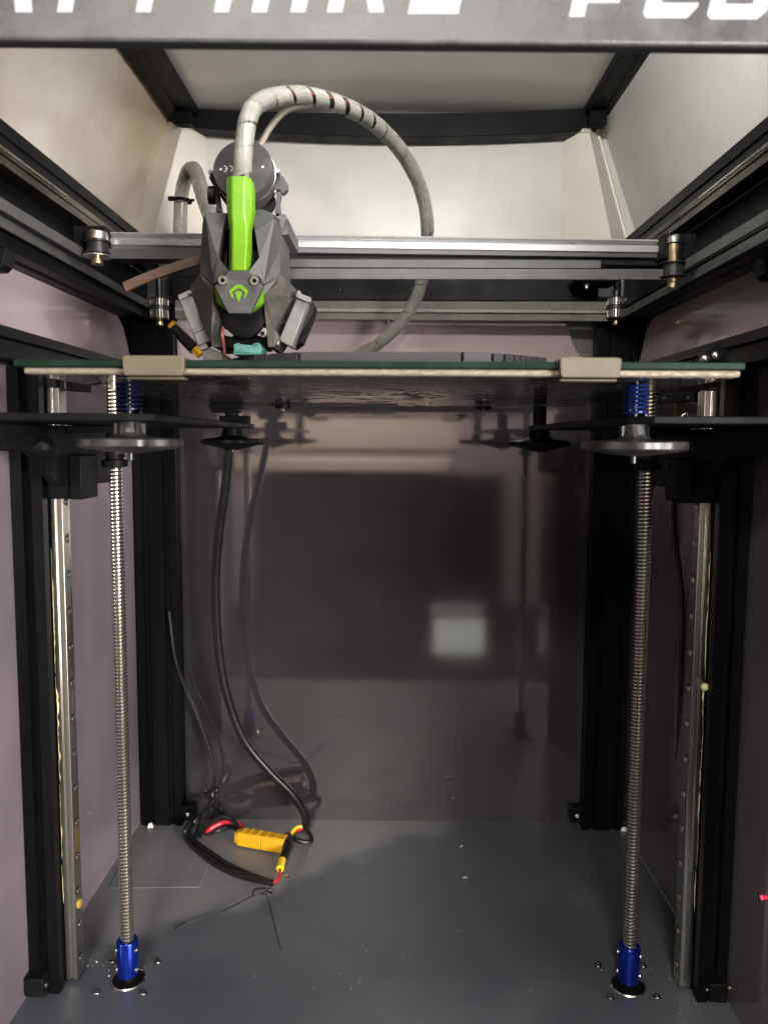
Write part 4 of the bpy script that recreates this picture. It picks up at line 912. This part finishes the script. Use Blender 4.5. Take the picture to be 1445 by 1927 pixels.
# filament hair on the floor
o = MB()
o.tube(spline([PZ(328, 1749, .6), PZ(352, 1736, .7), PZ(400, 1722, 1.5), PZ(440, 1705, 2), PZ(476, 1686, 2), PZ(500, 1680, 3)], 8), .42, 6)
o.tube(spline([PZ(500, 1682, 3), PZ(506, 1700, 2), PZ(514, 1728, 1), PZ(520, 1755, .8), PZ(528, 1786, .6)], 8), .36, 6)
o.tube(spline([PZ(474, 1688, 1), PZ(480, 1674, 4), PZ(498, 1672, 6), PZ(508, 1676, 5), PZ(512, 1682, 1), PZ(500, 1678, 5), PZ(494, 1684, 2), PZ(505, 1670, 6), PZ(510, 1681, 3)], 6), .55, 6)
tag(o.build('filament_scrap', M_rubber), 'tangled black filament strand lying on the floor', 'filament')
for px, py, lb in ((283, 1555, 'white plastic crumb at the foot of the left rear post'), (1172, 1561, 'white plastic crumb at the foot of the right rear post')):
    c = PZ(px, py, 2); mb = MB(); vs = []
    for i in range(8):
        an = i*math.pi/4; r_ = random.uniform(2.0, 4.0); vs.append((c.x+r_*math.cos(an), c.y+.4*r_*math.sin(an), .2))
    mb.hexa(vs, [Vector(((v[0]+c.x)/2+random.uniform(-1, 1), (v[1]+c.y)/2, random.uniform(3, 5.5))) for v in vs])
    tag(mb.build('plastic_crumb', M_crumb, bevel=.3), lb, 'crumb', 'plastic crumbs')
mb = MB()
for i in range(120):
    k = random.random()
    px, py = (random.gauss(200, 26), random.gauss(1822, 16)) if k < .22 else ((random.gauss(1180, 40), random.gauss(1830, 22)) if k < .4 else (random.uniform(170, 1330), random.uniform(1570, 1925)))
    c = PZ(px, py, 0)
    if not -235 < c.x < 235 or c.y > 755: continue
    r_ = random.choice((.18, .22, .26, .34, .7 if k < .22 else .3)); mb.lathe((c.x, c.y, .02), (random.uniform(-.2, .2), random.uniform(-.2, .2), 1), [(r_, 0), (r_*.8, r_*.5), (r_*.2, r_*.8)], 6)
tag(mb.build('dust_specks', M_crumb), 'pale dust specks scattered on the dark floor', 'dust', kind='stuff')
# ------------------------------------------------------------------ things at the sides
cable('side_cable', 'thin black cable hanging by the right wall behind the right rail', [P(1278, 905, 560), P(1269, 965, 590), P(1274, 1040, 610), P(1283, 1120, 612), P(1282, 1250, 612), P(1278, 1380, 616), P(1274, 1480, 622)], 2.1, M_rubber)
t = thing('limit_switch', 'long black limit switch bar with two screws behind the right spring', 'switch', P(1270, 748, 590))
a_, b3 = P(1305, 738, 545), P(1236, 747, 640)
f = [P(1306, 735, 560), P(1306, 756, 560), P(1236, 758, 620), P(1236, 742, 620)]
MB().hexa(f, [q+Vector((5, 6, 0)) for q in f]).build('body', M_matte, t, bevel=.6)
f = [P(1236, 744, 632), P(1342, 709, 520), P(1342, 727, 520), P(1300, 741, 566), P(1236, 757, 632)]
MB().hexa(f, [q+Vector((4, 4, 0)) for q in f]).build('mounting_arm', M_matte, t, bevel=.5)
for px, py, D in ((1294, 750, 562), (1250, 750, 602)): button_head(P(px, py, D), (-.7, -.7, 0), 1.9, 1.3).build('screw', M_dark, t)
MB().bar(P(1245, 770, 612), P(1272, 758, 590), .5, .6).build('lever', M_dark, t)
f = [P(1272, 712, 640), P(1285, 712, 640), P(1285, 782, 640), P(1281, 787, 640), P(1270, 784, 640)]
o = MB().hexa(f, [q+Vector((0, 2, 0)) for q in f]).build('amber_tag', M_amber, bevel=.3); tag(o, 'amber plastic tag standing behind the right arm plate', 'tag')
o = MB().tube(spline([P(1280, 787, 500), P(1285, 781, 500), P(1291, 778, 500), P(1294, 783, 500), P(1291, 787, 500)], 6), .45, 8).build('wire_hook', M_boltm); tag(o, 'tiny bright wire hook on the right arm plate', 'hook')
t = thing('limit_switch', 'short black limit switch block at the top of the left rail', 'switch', P(143, 727, 530))
f = [P(124, 714, 525), P(161, 721, 525), P(161, 737, 525), P(124, 735, 525)]
MB().hexa(f, [q+Vector((0, 10, 0)) for q in f]).build('body', M_matte, t, bevel=.5)
t = thing('beam_bracket', 'rounded black bracket with two shiny bolts on the right mid beam', 'bracket', P(1345, 680, 470))
o_ = [P(1318, 690, 476), P(1320, 668, 476), P(1330, 655, 476), P(1350, 649, 476), P(1366, 652, 476), P(1372, 662, 476), P(1372, 690, 476)]
MB().hexa(o_, [q+Vector((0, 6, 0)) for q in o_]).build('plate', M_blackp, t, bevel=.8)
for px, py in ((1326, 677), (1346, 671)): MB().lathe(P(px, py, 475), (-.2, -1, .2), [(2.7, -1), (2.8, 1), (2.4, 2.6), (1.2, 3.6), (.2, 3.8)], 18).build('bolt', M_boltm, t)
for sx, px, py in ((-1, 6, 488), (1, 1440, 505)):
    p = P(px, py, 458); t = thing('belt_tensioner', ('left' if sx < 0 else 'right')+' black tensioner block at the picture edge, on the glossy side strip', 'tensioner', p, 'belt tensioners')
    MB().prism([(p.x-sx*3, 456, p.z+7), (p.x+sx*14, 456, p.z+7), (p.x+sx*14, 456, p.z-6), (p.x+sx*2, 456, p.z-6), (p.x-sx*1, 456, p.z-3)], (0, 12, 0)).build('block', M_blackp, t, bevel=.8)
t = thing('inline_plug', 'black cable joint with yellow ends between rear pulley and tool head', 'plug', P(348, 637, 610))
MB().tube([P(322, 608, 610), P(327, 614, 610)], 4.0, 4).build('yellow_cap', M_yel, t, bevel=.4)
MB().tube([P(327, 615, 610), P(346, 636, 610), P(366, 656, 608)], [3.6, 4.6, 4.8], 10).build('sleeve', M_rubber, t)
MB().tube([P(366, 656, 607), P(378, 668, 607)], [3.4, 3.8], 6).build('yellow_end', M_yel, t)
c = PX(1436, 1690, 240); o = MB().lathe((239.6, c.y, c.z), (-1, 0, 0), [(1.3, 0), (1.2, .6), (.6, 1.1), (.1, 1.2)], 14).build('led_reflection_spot', M_led); tag(o, 'small glowing red spot standing for a reflected LED, low on the right wall', 'light')  # glowing dot added in place of a red LED's reflection
